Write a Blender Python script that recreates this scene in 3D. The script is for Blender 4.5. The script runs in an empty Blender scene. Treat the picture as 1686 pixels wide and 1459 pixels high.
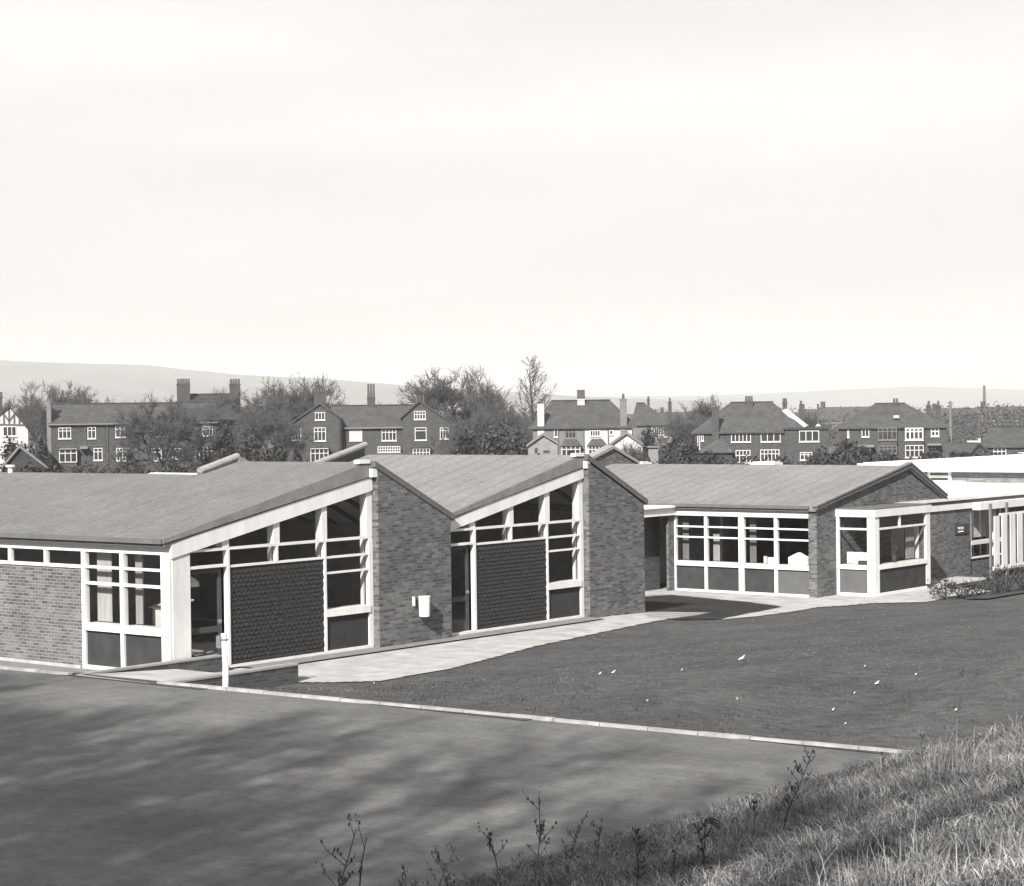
import bpy, math, random
import numpy as np
from mathutils import Vector, Matrix
R = math.radians
scene = bpy.context.scene
COL = scene.collection

# ------------------------------------------------------------------ camera
F, PCX, PCY, CAMZ = 3323.0, 843.0, 729.5, 5.5       # surveyed focal length (photo pixels) and eye height
YAW, PITCH, ROLL = -0.6776, -0.013215, -0.013093
def _axes():
    cy, sy = math.cos(YAW), math.sin(YAW)
    r = Vector((cy, -sy, 0)); f = Vector((sy*math.cos(PITCH), cy*math.cos(PITCH), math.sin(PITCH))); u = r.cross(f)
    return r*math.cos(ROLL)+u*math.sin(ROLL), -r*math.sin(ROLL)+u*math.cos(ROLL), f
CR, CU, CF = _axes()
cam_data = bpy.data.cameras.new("camera"); cam = bpy.data.objects.new("camera", cam_data); COL.objects.link(cam)
m = Matrix.Identity(4)
for i in range(3):
    m[i][0] = CR[i]; m[i][1] = CU[i]; m[i][2] = -CF[i]
m[2][3] = CAMZ
cam.matrix_world = m
cam_data.sensor_fit = 'HORIZONTAL'; cam_data.sensor_width = 36.0; cam_data.lens = F/1686.0*36.0
cam_data.clip_start = 0.2; cam_data.clip_end = 30000
scene.camera = cam

# ------------------------------------------------------------------ world, sun, exposure
SUN_EL, SUN_AZ = 33.0, 160.0
w = bpy.data.worlds.new("World"); scene.world = w; w.use_nodes = True
nt = w.node_tree; nt.nodes.clear()
sky = nt.nodes.new('ShaderNodeTexSky'); sky.sky_type = 'NISHITA'; sky.sun_disc = False
sky.sun_elevation = R(SUN_EL); sky.sun_rotation = R(SUN_AZ); sky.air_density = 1.0; sky.dust_density = 3.0; sky.altitude = 50
bw = nt.nodes.new('ShaderNodeRGBToBW')
tc = nt.nodes.new('ShaderNodeTexCoord')
mp = nt.nodes.new('ShaderNodeMapping'); mp.inputs['Scale'].default_value = (1.6, 1.6, 9)
cn = nt.nodes.new('ShaderNodeTexNoise'); cn.inputs['Scale'].default_value = 1.7; cn.inputs['Detail'].default_value = 5; cn.inputs['Roughness'].default_value = .5
cr = nt.nodes.new('ShaderNodeMapRange'); cr.inputs[1].default_value = .35; cr.inputs[2].default_value = .68; cr.inputs[3].default_value = 4.35; cr.inputs[4].default_value = 5.05
mx = nt.nodes.new('ShaderNodeMix'); mx.data_type = 'FLOAT'; mx.inputs[0].default_value = .965   # thin bright overcast veil over the clear sky
ct = nt.nodes.new('ShaderNodeVectorMath'); ct.operation = 'SCALE'; ct.inputs[0].default_value = (1.0, .975, .945)
bg = nt.nodes.new('ShaderNodeBackground'); bg.inputs[1].default_value = .0535
wo = nt.nodes.new('ShaderNodeOutputWorld')
L = nt.links.new
L(sky.outputs[0], bw.inputs[0]); L(tc.outputs['Generated'], mp.inputs[0]); L(mp.outputs[0], cn.inputs[0]); L(cn.outputs[0], cr.inputs[0])
sz = nt.nodes.new('ShaderNodeSeparateXYZ'); L(tc.outputs['Generated'], sz.inputs[0]); hg = nt.nodes.new('ShaderNodeMapRange'); hg.inputs[1].default_value = .0; hg.inputs[2].default_value = .14; hg.inputs[3].default_value = .86; hg.inputs[4].default_value = 1.1; L(sz.outputs[2], hg.inputs[0])
hm = nt.nodes.new('ShaderNodeMath'); hm.operation = 'MULTIPLY'; L(cr.outputs[0], hm.inputs[0]); L(hg.outputs[0], hm.inputs[1])
L(bw.outputs[0], mx.inputs[2]); L(hm.outputs[0], mx.inputs[3]); L(mx.outputs[0], ct.inputs['Scale']); L(ct.outputs[0], bg.inputs[0]); L(bg.outputs[0], wo.inputs[0])

SUND = Vector((math.sin(R(SUN_AZ))*math.cos(R(SUN_EL)), math.cos(R(SUN_AZ))*math.cos(R(SUN_EL)), math.sin(R(SUN_EL))))
sd = bpy.data.lights.new("sun", 'SUN'); sd.energy = 3.6; sd.angle = R(.7); sd.color = (1.0, .975, .94)
so = bpy.data.objects.new("sun", sd); COL.objects.link(so); so.rotation_euler = SUND.to_track_quat('Z', 'Y').to_euler(); so.location = (-20, -40, 60)
scene.view_settings.view_transform = 'Standard'; scene.view_settings.look = 'None'
scene.view_settings.exposure = 1.75; scene.view_settings.gamma = 1.0
scene.cycles.volume_bounces = 0
scene.cycles.max_bounces = 6; scene.cycles.transparent_max_bounces = 12

# ------------------------------------------------------------------ survey helpers (photo measurements -> metres)
def ray(px, py): return CF + CR*((px-PCX)/F) - CU*((py-PCY)/F)
def spot(px, dist, z=0.0):
    """ground point on the bearing of photo column px, dist metres from the camera (plan view)."""
    d = ray(px, 690); h = Vector((d.x, d.y, 0)).normalized()
    return Vector((h.x*dist, h.y*dist, z))
def hor(px): return 685.6 - .01309*(px-843)

# ------------------------------------------------------------------ materials
MATS = {}
def nodes(name):
    m = bpy.data.materials.new(name); m.use_nodes = True; t = m.node_tree; t.nodes.clear()
    o = t.nodes.new('ShaderNodeOutputMaterial'); b = t.nodes.new('ShaderNodeBsdfPrincipled'); t.links.new(b.outputs[0], o.inputs[0])
    return m, t, b, o
def tint(v): return (v*1.005, v, v*.985, 1)
def N(t, typ, **kw):
    n = t.nodes.new(typ)
    for k, v in kw.items():
        if k.startswith('i_'): n.inputs[k[2:].replace('_', ' ')].default_value = v
        else: setattr(n, k, v)
    return n
def plain(name, v, rough=.7, var=.12, scale=3.0, bump=0.0, fine=0.0, fscale=60, stretch=None, spec=.3, lo=.3, hi=.7):
    """grey surface whose own colour varies: broad stains (var) and fine grain (fine)."""
    if name in MATS: return MATS[name]
    m, t, b, o = nodes(name)
    tc = N(t, 'ShaderNodeTexCoord'); src = tc.outputs['Object']
    if stretch:
        mp = N(t, 'ShaderNodeMapping'); mp.inputs['Scale'].default_value = stretch; t.links.new(src, mp.inputs[0]); src = mp.outputs[0]
    n1 = N(t, 'ShaderNodeTexNoise', i_Scale=scale, i_Detail=6.0, i_Roughness=.6); t.links.new(src, n1.inputs[0])
    r1 = N(t, 'ShaderNodeMapRange'); r1.inputs[1].default_value = lo; r1.inputs[2].default_value = hi; r1.inputs[3].default_value = 1-var; r1.inputs[4].default_value = 1+var
    t.links.new(n1.outputs[0], r1.inputs[0]); fac = r1.outputs[0]
    n2 = N(t, 'ShaderNodeTexNoise', i_Scale=fscale, i_Detail=3.0, i_Roughness=.7); t.links.new(tc.outputs['Object'], n2.inputs[0])
    if fine:
        r2 = N(t, 'ShaderNodeMapRange'); r2.inputs[1].default_value = .3; r2.inputs[2].default_value = .7; r2.inputs[3].default_value = 1-fine; r2.inputs[4].default_value = 1+fine
        t.links.new(n2.outputs[0], r2.inputs[0]); mu = N(t, 'ShaderNodeMath', operation='MULTIPLY'); t.links.new(fac, mu.inputs[0]); t.links.new(r2.outputs[0], mu.inputs[1]); fac = mu.outputs[0]
    sc = N(t, 'ShaderNodeVectorMath', operation='SCALE'); sc.inputs[0].default_value = tint(v)[:3]; t.links.new(fac, sc.inputs['Scale'])
    t.links.new(sc.outputs[0], b.inputs['Base Color']); b.inputs['Roughness'].default_value = rough; b.inputs['Specular IOR Level'].default_value = spec
    if bump:
        bp = N(t, 'ShaderNodeBump', i_Strength=.6, i_Distance=bump); t.links.new(n2.outputs[0], bp.inputs['Height']); t.links.new(bp.outputs[0], b.inputs['Normal'])
    MATS[name] = m; return m
def brick(name, v, dark=.5, var=.35, bw_=.225, rh=.075, mortar=.012, mv=None, stain=.15):
    if name in MATS: return MATS[name]
    m, t, b, o = nodes(name)
    tc = N(t, 'ShaderNodeTexCoord'); s = N(t, 'ShaderNodeSeparateXYZ'); t.links.new(tc.outputs['Object'], s.inputs[0])
    ad = N(t, 'ShaderNodeMath', operation='ADD'); t.links.new(s.outputs[0], ad.inputs[0]); t.links.new(s.outputs[1], ad.inputs[1])
    c = N(t, 'ShaderNodeCombineXYZ'); t.links.new(ad.outputs[0], c.inputs[0]); t.links.new(s.outputs[2], c.inputs[1])
    bt = N(t, 'ShaderNodeTexBrick'); t.links.new(c.outputs[0], bt.inputs[0])
    bt.inputs['Scale'].default_value = 1; bt.inputs['Brick Width'].default_value = bw_; bt.inputs['Row Height'].default_value = rh
    bt.inputs['Mortar Size'].default_value = mortar; bt.inputs['Mortar Smooth'].default_value = .3; bt.inputs['Bias'].default_value = 0
    bt.inputs['Color1'].default_value = tint(v*(1+var)); bt.inputs['Color2'].default_value = tint(v*(1-dark)); bt.inputs['Mortar'].default_value = tint(mv if mv else v*1.25)
    n = N(t, 'ShaderNodeTexNoise', i_Scale=.9, i_Detail=6.0, i_Roughness=.65); t.links.new(tc.outputs['Object'], n.inputs[0])
    r = N(t, 'ShaderNodeMapRange'); r.inputs[1].default_value = .3; r.inputs[2].default_value = .7; r.inputs[3].default_value = 1-stain; r.inputs[4].default_value = 1+stain; t.links.new(n.outputs[0], r.inputs[0])
    n3 = N(t, 'ShaderNodeTexNoise', i_Scale=14, i_Detail=4.0, i_Roughness=.8); t.links.new(tc.outputs['Object'], n3.inputs[0])
    r3 = N(t, 'ShaderNodeMapRange'); r3.inputs[1].default_value = .3; r3.inputs[2].default_value = .7; r3.inputs[3].default_value = .8; r3.inputs[4].default_value = 1.2; t.links.new(n3.outputs[0], r3.inputs[0])
    mu = N(t, 'ShaderNodeMath', operation='MULTIPLY'); t.links.new(r.outputs[0], mu.inputs[0]); t.links.new(r3.outputs[0], mu.inputs[1])
    sc = N(t, 'ShaderNodeVectorMath', operation='SCALE'); t.links.new(bt.outputs['Color'], sc.inputs[0]); t.links.new(mu.outputs[0], sc.inputs['Scale'])
    t.links.new(sc.outputs[0], b.inputs['Base Color']); b.inputs['Roughness'].default_value = .85; b.inputs['Specular IOR Level'].default_value = .2
    bp = N(t, 'ShaderNodeBump', i_Strength=.5, i_Distance=.006, invert=True); t.links.new(bt.outputs['Fac'], bp.inputs['Height']); t.links.new(bp.outputs[0], b.inputs['Normal'])
    MATS[name] = m; return m
def felt(name, v, axis=0, pitch=.62, line=.13, grain=.14):
    """bituminous felt roof: gritty grey with faint lap joints running up the slope."""
    if name in MATS: return MATS[name]
    m, t, b, o = nodes(name)
    tc = N(t, 'ShaderNodeTexCoord'); s = N(t, 'ShaderNodeSeparateXYZ'); t.links.new(tc.outputs['Object'], s.inputs[0])
    n = N(t, 'ShaderNodeTexNoise', i_Scale=.5, i_Detail=7.0, i_Roughness=.65); t.links.new(tc.outputs['Object'], n.inputs[0])
    g = N(t, 'ShaderNodeTexNoise', i_Scale=22, i_Detail=3.0, i_Roughness=.8); t.links.new(tc.outputs['Object'], g.inputs[0])
    wob = N(t, 'ShaderNodeMath', operation='MULTIPLY_ADD'); t.links.new(n.outputs[0], wob.inputs[0]); wob.inputs[1].default_value = .08; t.links.new(s.outputs[axis], wob.inputs[2])
    dv = N(t, 'ShaderNodeMath', operation='DIVIDE'); t.links.new(wob.outputs[0], dv.inputs[0]); dv.inputs[1].default_value = pitch
    fr = N(t, 'ShaderNodeMath', operation='FRACT'); t.links.new(dv.outputs[0], fr.inputs[0])
    l1 = N(t, 'ShaderNodeMapRange'); l1.inputs[1].default_value = 0; l1.inputs[2].default_value = .16; l1.inputs[3].default_value = 1-line; l1.inputs[4].default_value = 1; t.links.new(fr.outputs[0], l1.inputs[0])
    a = N(t, 'ShaderNodeMapRange'); a.inputs[1].default_value = .3; a.inputs[2].default_value = .7; a.inputs[3].default_value = .85; a.inputs[4].default_value = 1.15; t.links.new(n.outputs[0], a.inputs[0])
    c = N(t, 'ShaderNodeMapRange'); c.inputs[1].default_value = .3; c.inputs[2].default_value = .7; c.inputs[3].default_value = 1-grain; c.inputs[4].default_value = 1+grain; t.links.new(g.outputs[0], c.inputs[0])
    g2 = N(t, 'ShaderNodeTexNoise', i_Scale=5.5, i_Detail=4.0, i_Roughness=.7); t.links.new(tc.outputs['Object'], g2.inputs[0]); c2 = N(t, 'ShaderNodeMapRange'); c2.inputs[1].default_value = .3; c2.inputs[2].default_value = .7; c2.inputs[3].default_value = .84; c2.inputs[4].default_value = 1.16; t.links.new(g2.outputs[0], c2.inputs[0]); cm = N(t, 'ShaderNodeMath', operation='MULTIPLY'); t.links.new(c.outputs[0], cm.inputs[0]); t.links.new(c2.outputs[0], cm.inputs[1]); c = cm
    m1 = N(t, 'ShaderNodeMath', operation='MULTIPLY'); t.links.new(a.outputs[0], m1.inputs[0]); t.links.new(c.outputs[0], m1.inputs[1])
    m2 = N(t, 'ShaderNodeMath', operation='MULTIPLY'); t.links.new(m1.outputs[0], m2.inputs[0]); t.links.new(l1.outputs[0], m2.inputs[1])
    sc = N(t, 'ShaderNodeVectorMath', operation='SCALE'); sc.inputs[0].default_value = tint(v)[:3]; t.links.new(m2.outputs[0], sc.inputs['Scale'])
    t.links.new(sc.outputs[0], b.inputs['Base Color']); b.inputs['Roughness'].default_value = .9; b.inputs['Specular IOR Level'].default_value = .1
    bp = N(t, 'ShaderNodeBump', i_Strength=.5, i_Distance=.02); t.links.new(m2.outputs[0], bp.inputs['Height']); t.links.new(bp.outputs[0], b.inputs['Normal'])
    MATS[name] = m; return m
def glassmat(name, shade=.85, refl=1.0):
    if name in MATS: return MATS[name]
    m = bpy.data.materials.new(name); m.use_nodes = True; t = m.node_tree; t.nodes.clear()
    o = N(t, 'ShaderNodeOutputMaterial'); tr = N(t, 'ShaderNodeBsdfTransparent'); tr.inputs[0].default_value = tint(shade)
    gl = N(t, 'ShaderNodeBsdfGlossy'); gl.inputs['Roughness'].default_value = .03; gl.inputs[0].default_value = tint(refl*.9)
    lw = N(t, 'ShaderNodeLayerWeight'); lw.inputs[0].default_value = .5; pw = N(t, 'ShaderNodeMath', operation='POWER'); t.links.new(lw.outputs['Facing'], pw.inputs[0]); pw.inputs[1].default_value = 4.5; fr = N(t, 'ShaderNodeMath', operation='MULTIPLY_ADD'); t.links.new(pw.outputs[0], fr.inputs[0]); fr.inputs[1].default_value = .8; fr.inputs[2].default_value = .07
    mx = N(t, 'ShaderNodeMixShader'); t.links.new(fr.outputs[0], mx.inputs[0]); t.links.new(tr.outputs[0], mx.inputs[1]); t.links.new(gl.outputs[0], mx.inputs[2]); t.links.new(mx.outputs[0], o.inputs[0])
    MATS[name] = m; return m
def blademat(name, v):
    """plant stuff; each blade or leaf carries its own grey in the 'shade' attribute."""
    if name in MATS: return MATS[name]
    m, t, b, o = nodes(name)
    at = N(t, 'ShaderNodeAttribute'); at.attribute_name = 'shade'
    sc = N(t, 'ShaderNodeVectorMath', operation='SCALE'); sc.inputs[0].default_value = tint(v)[:3]; t.links.new(at.outputs['Fac'], sc.inputs['Scale'])
    t.links.new(sc.outputs[0], b.inputs['Base Color']); b.inputs['Roughness'].default_value = .75; b.inputs['Specular IOR Level'].default_value = .15
    MATS[name] = m; return m

WHITE = plain('white_paint', .53, .5, .11, 2.2, fine=.03, fscale=25, stretch=(1, 1, .35))
WHITE2 = plain('weathered_white_paint', .5, .6, .14, 3, fine=.06, fscale=30, stretch=(1, 1, .3))
PANEL = plain('dark_infill_panel', .034, .75, .22, 2.5, fine=.08, fscale=40, spec=.1)
PANELG = plain('grey_infill_panel', .075, .75, .15, 2.5, fine=.04, fscale=40)
BRICK = brick('school_brick', .088, .5, .45, stain=.2, mv=.1); BRICKL = brick('pale_facade_brick', .09, .45, .35, stain=.2, mv=.15)
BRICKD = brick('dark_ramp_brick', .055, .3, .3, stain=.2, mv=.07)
FELT1 = felt('roof_felt_fine', .118, 0, .9, .13, grain=.22)
FELT2 = felt('roof_felt_jointed', .152, 0, .62, .34, grain=.22)
VERGE = plain('verge_felt_trim', .085, .8, .15, 4, fine=.1)
VERGE2 = plain('weathered_verge_board', .15, .85, .2, 3, fine=.12)
COPING = plain('pale_coping', .2, .8, .15, 5, fine=.1)
FLATW = plain('white_chippings_roof', .62, .9, .1, 1.5, fine=.12, fscale=40)
TILE = plain('dark_hung_tile', .02, .6, .3, 9, fine=.25, fscale=25, spec=.35)
GLASS = glassmat('window_glass', .93)
DGLASS = plain('house_window_glass', .025, .12, .4, 1.2, spec=.6)
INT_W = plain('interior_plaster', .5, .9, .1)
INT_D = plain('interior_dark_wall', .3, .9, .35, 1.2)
INT_F = plain('interior_floor', .26, .5, .1)
DARKW = plain('dark_timber', .04, .6, .2, 6)
CONC = plain('paving_concrete', .28, .9, .26, 1.6, bump=.006, fine=.14, fscale=45)
KERBM = plain('kerb_concrete', .24, .85, .3, 2.5, fine=.12, fscale=30)
ASPH = None
GRAVEL = plain('gravel_strip', .15, .95, .25, 4, bump=.012, fine=.3, fscale=55)
CURT = plain('curtain_cloth', .3, .9, .18, 9, stretch=(3, 3, .15))
METAL = plain('grey_metal', .12, .5, .1)
BARK = plain('bark', .045, .9, .3, 5)
TWIG = plain('twig', .065, .9, .2, 3)

# ------------------------------------------------------------------ object helpers
def tag(o, label=None, cat=None, group=None, kind=None):
    if label: o['label'] = label
    if cat: o['category'] = cat
    if group: o['group'] = group
    if kind: o['kind'] = kind
    return o
def empty(name, loc, label, cat, group=None, rz=0.0):
    o = bpy.data.objects.new(name, None); COL.objects.link(o); o.location = loc; o.rotation_euler = (0, 0, rz); o.empty_display_size = .3
    return tag(o, label, cat, group)
def thing(o, label, cat, group=None): return tag(o, label, cat, group)
class MB:
    def __init__(s): s.v = []; s.f = []
    def quad(s, *p):
        n = len(s.v); s.v += [tuple(q) for q in p]; s.f.append(tuple(range(n, n+len(p)))); return s
    def box(s, x0, x1, y0, y1, z0, z1):
        if x0 > x1: x0, x1 = x1, x0
        if y0 > y1: y0, y1 = y1, y0
        if z0 > z1: z0, z1 = z1, z0
        n = len(s.v)
        s.v += [(x0, y0, z0), (x1, y0, z0), (x1, y1, z0), (x0, y1, z0), (x0, y0, z1), (x1, y0, z1), (x1, y1, z1), (x0, y1, z1)]
        for f in ((0, 3, 2, 1), (4, 5, 6, 7), (0, 1, 5, 4), (1, 2, 6, 5), (2, 3, 7, 6), (3, 0, 4, 7)): s.f.append(tuple(n+i for i in f))
        return s
    def prism(s, poly, axis, a, b):
        """extrude poly (2D) along axis from a to b. axis 'x': poly=(y,z); 'y': poly=(x,z); 'z': poly=(x,y)"""
        def P(q, t): return (t, q[0], q[1]) if axis == 'x' else (q[0], t, q[1]) if axis == 'y' else (q[0], q[1], t)
        n = len(s.v); k = len(poly)
        s.v += [P(q, a) for q in poly]+[P(q, b) for q in poly]
        s.f.append(tuple(range(n, n+k))); s.f.append(tuple(range(n+2*k-1, n+k-1, -1)))
        for i in range(k): j = (i+1) % k; s.f.append((n+i, n+j, n+k+j, n+k+i))
        return s
    def hexa(s, lo, hi):
        n = len(s.v); k = len(lo); s.v += [tuple(q) for q in lo]+[tuple(q) for q in hi]
        s.f.append(tuple(range(n+k-1, n-1, -1))); s.f.append(tuple(range(n+k, n+2*k)))
        for i in range(k): j = (i+1) % k; s.f.append((n+i, n+j, n+k+j, n+k+i))
        return s
    def tube(s, pts, rad, seg=8, cap=True):
        pts = [Vector(p) for p in pts]; rad = rad if isinstance(rad, (list, tuple)) else [rad]*len(pts)
        base = len(s.v)
        for i, p in enumerate(pts):
            d = (pts[min(i+1, len(pts)-1)]-pts[max(i-1, 0)]).normalized()
            a = d.cross(Vector((0, 0, 1)) if abs(d.z) < .9 else Vector((1, 0, 0))).normalized(); b = d.cross(a)
            for k in range(seg):
                t = 2*math.pi*k/seg; s.v.append(tuple(p+(a*math.cos(t)+b*math.sin(t))*rad[i]))
        for i in range(len(pts)-1):
            for k in range(seg):
                j = (k+1) % seg; s.f.append((base+i*seg+k, base+i*seg+j, base+(i+1)*seg+j, base+(i+1)*seg+k))
        if cap:
            s.f.append(tuple(base+k for k in range(seg))); e = base+(len(pts)-1)*seg; s.f.append(tuple(e+k for k in range(seg-1, -1, -1)))
        return s
    def build(s, name, mat, parent=None, label=None, root=None, smooth=False, bevel=0):
        off = (root or parent).location if (root or parent) is not None else Vector((0, 0, 0))
        me = bpy.data.meshes.new(name); me.from_pydata([(a-off[0], b-off[1], c-off[2]) for a, b, c in s.v] if (off[0] or off[1] or off[2]) else s.v, [], s.f)
        import bmesh
        bm = bmesh.new(); bm.from_mesh(me); bmesh.ops.recalc_face_normals(bm, faces=bm.faces); bm.to_mesh(me); bm.free()
        if smooth: me.polygons.foreach_set('use_smooth', [True]*len(me.polygons))
        me.materials.append(mat)
        o = bpy.data.objects.new(name, me); COL.objects.link(o)
        if parent is not None: o.parent = parent
        if label: o['label'] = label
        if bevel:
            md = o.modifiers.new('bevel', 'BEVEL'); md.width = bevel; md.segments = 2; md.limit_method = 'ANGLE'
        return o
def centred(o):
    """move a world-built top-level mesh's origin to its base centre."""
    me = o.data; n = len(me.vertices); c = np.empty(n*3); me.vertices.foreach_get('co', c); c = c.reshape(-1, 3)
    p = np.array([(c[:, 0].min()+c[:, 0].max())/2, (c[:, 1].min()+c[:, 1].max())/2, c[:, 2].min()])
    me.vertices.foreach_set('co', (c-p).ravel()); o.location = Vector(p); me.update(); return o
def npmesh(name, V, Fq, mat, shade=None, mats=None):
    """fast mesh from numpy: Fq is (n,k) index array with constant k."""
    me = bpy.data.meshes.new(name); V = np.asarray(V, 'f4'); Fq = np.asarray(Fq, 'i4'); n, k = Fq.shape
    me.vertices.add(len(V)); me.vertices.foreach_set('co', V.ravel()); me.loops.add(n*k); me.loops.foreach_set('vertex_index', Fq.ravel())
    me.polygons.add(n); me.polygons.foreach_set('loop_start', np.arange(0, n*k, k, dtype='i4')); me.polygons.foreach_set('loop_total', np.full(n, k, 'i4'))
    me.update(calc_edges=True)
    if shade is not None:
        a = me.attributes.new('shade', 'FLOAT', 'POINT'); a.data.foreach_set('value', np.asarray(shade, 'f4'))
    me.materials.append(mat)
    o = bpy.data.objects.new(name, me); COL.objects.link(o); return o

# ------------------------------------------------------------------ terrain
def sst(t): t = np.clip(t, 0, 1); return t*t*(3-2*t)
KY = 26.42                                            # kerb line of the playground
def kerb_y(x): return 26.42+(np.asarray(x, float)+28.5)*.052
def lumps(x, y, s, seed):
    r = np.random.RandomState(seed); o = 0
    for k in range(7):
        a = r.rand()*6.28; f = s*(1+k*.55); o = o+np.sin((x*np.cos(a)+y*np.sin(a))*f+r.rand()*6.28)/(1+k*.5)
    return o/3
def ground(x, y):
    x = np.asarray(x, float); y = np.asarray(y, float)
    base = -.06-.38*sst((y-44)/11)
    rise = sst((x+30.5)/14)*.95*(1-.25*sst((y-45)/20))
    z = base+rise
    ky = kerb_y(x)
    k = sst((y-ky-.1)/(2.6+sst((x+30)/6)*2.2))
    z = .36*(1-k)+z*k
    z = z+lumps(x, y, 1.9, 3)*.035*sst((y-ky)/1.2)*sst((x+29)/4)*(1-.6*sst((y-34)/5))
    bank = .36+.235*(x+14.3)-.03*np.clip(x+8, 0, 20)
    mound = .33*np.clip(y-27.3, 0, 4.2)*sst((x+16.8)/3.2)*(1-.75*sst((y-33)/8)); z = z+mound*.55; bank = bank+mound*.6
    bank = np.where(x > -14.3, bank+lumps(x, y, 1.3, 8)*.06*sst((x+14.3)/2), -9)
    t = sst((x+14.6)/1.6)
    inpg = (y < ky)
    zb = np.where(x > -14.3, np.maximum(bank, .33), z)
    z2 = np.where(inpg, zb, np.maximum(z, np.where(x > -14.3, bank, -9)))
    return z2
def grid(name, x0, x1, y0, y1, step, mat, mask=None, dz=0.0):
    nx = int((x1-x0)/step)+1; ny = int((y1-y0)/step)+1
    X, Y = np.meshgrid(np.linspace(x0, x1, nx), np.linspace(y0, y1, ny)); Zz = ground(X, Y)+dz
    V = np.stack([X, Y, Zz], -1).reshape(-1, 3)
    i = np.arange((ny-1)*(nx-1)); a = i//(nx-1)*nx+i % (nx-1)
    Fq = np.stack([a, a+1, a+nx+1, a+nx], -1)
    if mask is not None:
        c = V[Fq].mean(1); Fq = Fq[mask(c[:, 0], c[:, 1])]
        used = np.unique(Fq); mp_ = np.full(len(V), -1); mp_[used] = np.arange(len(used)); V = V[used]; Fq = mp_[Fq]
    o = npmesh(name, V, Fq, mat)
    o.data.polygons.foreach_set('use_smooth', [True]*len(o.data.polygons))
    return o
def turf(name, v, dry=.0):
    m, t, b, o = nodes(name)
    tc = N(t, 'ShaderNodeTexCoord')
    a = N(t, 'ShaderNodeTexNoise', i_Scale=.45, i_Detail=8.0, i_Roughness=.7); t.links.new(tc.outputs['Object'], a.inputs[0])
    f = N(t, 'ShaderNodeTexNoise', i_Scale=26, i_Detail=5.0, i_Roughness=.8); t.links.new(tc.outputs['Object'], f.inputs[0])
    mp_ = N(t, 'ShaderNodeMapping'); mp_.inputs['Rotation'].default_value = (0, 0, .68); mp_.inputs['Scale'].default_value = (1.0, 3.2, 1); t.links.new(tc.outputs['Object'], mp_.inputs[0])
    c = N(t, 'ShaderNodeTexNoise', i_Scale=2.6, i_Detail=6.0, i_Roughness=.7); t.links.new(mp_.outputs[0], c.inputs[0])
    ra = N(t, 'ShaderNodeMapRange'); ra.inputs[1].default_value = .35; ra.inputs[2].default_value = .65; ra.inputs[3].default_value = .76; ra.inputs[4].default_value = 1.3; t.links.new(a.outputs[0], ra.inputs[0])
    rf = N(t, 'ShaderNodeMapRange'); rf.inputs[1].default_value = .3; rf.inputs[2].default_value = .7; rf.inputs[3].default_value = .6; rf.inputs[4].default_value = 1.4; t.links.new(f.outputs[0], rf.inputs[0])
    rc = N(t, 'ShaderNodeMapRange'); rc.inputs[1].default_value = .35; rc.inputs[2].default_value = .65; rc.inputs[3].default_value = .7; rc.inputs[4].default_value = 1.35; t.links.new(c.outputs[0], rc.inputs[0])
    m1 = N(t, 'ShaderNodeMath', operation='MULTIPLY'); t.links.new(ra.outputs[0], m1.inputs[0]); t.links.new(rf.outputs[0], m1.inputs[1])
    m2 = N(t, 'ShaderNodeMath', operation='MULTIPLY'); t.links.new(m1.outputs[0], m2.inputs[0]); t.links.new(rc.outputs[0], m2.inputs[1])
    sc = N(t, 'ShaderNodeVectorMath', operation='SCALE'); sc.inputs[0].default_value = tint(v)[:3]; t.links.new(m2.outputs[0], sc.inputs['Scale'])
    t.links.new(sc.outputs[0], b.inputs['Base Color']); b.inputs['Roughness'].default_value = .95; b.inputs['Specular IOR Level'].default_value = .05
    bp = N(t, 'ShaderNodeBump', i_Strength=.8, i_Distance=.04); t.links.new(m2.outputs[0], bp.inputs['Height']); t.links.new(bp.outputs[0], b.inputs['Normal'])
    return m
TURF = turf('mown_turf', .078); TURFB = turf('bank_turf', .09); TURFD = turf('dark_turf', .035)
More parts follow.
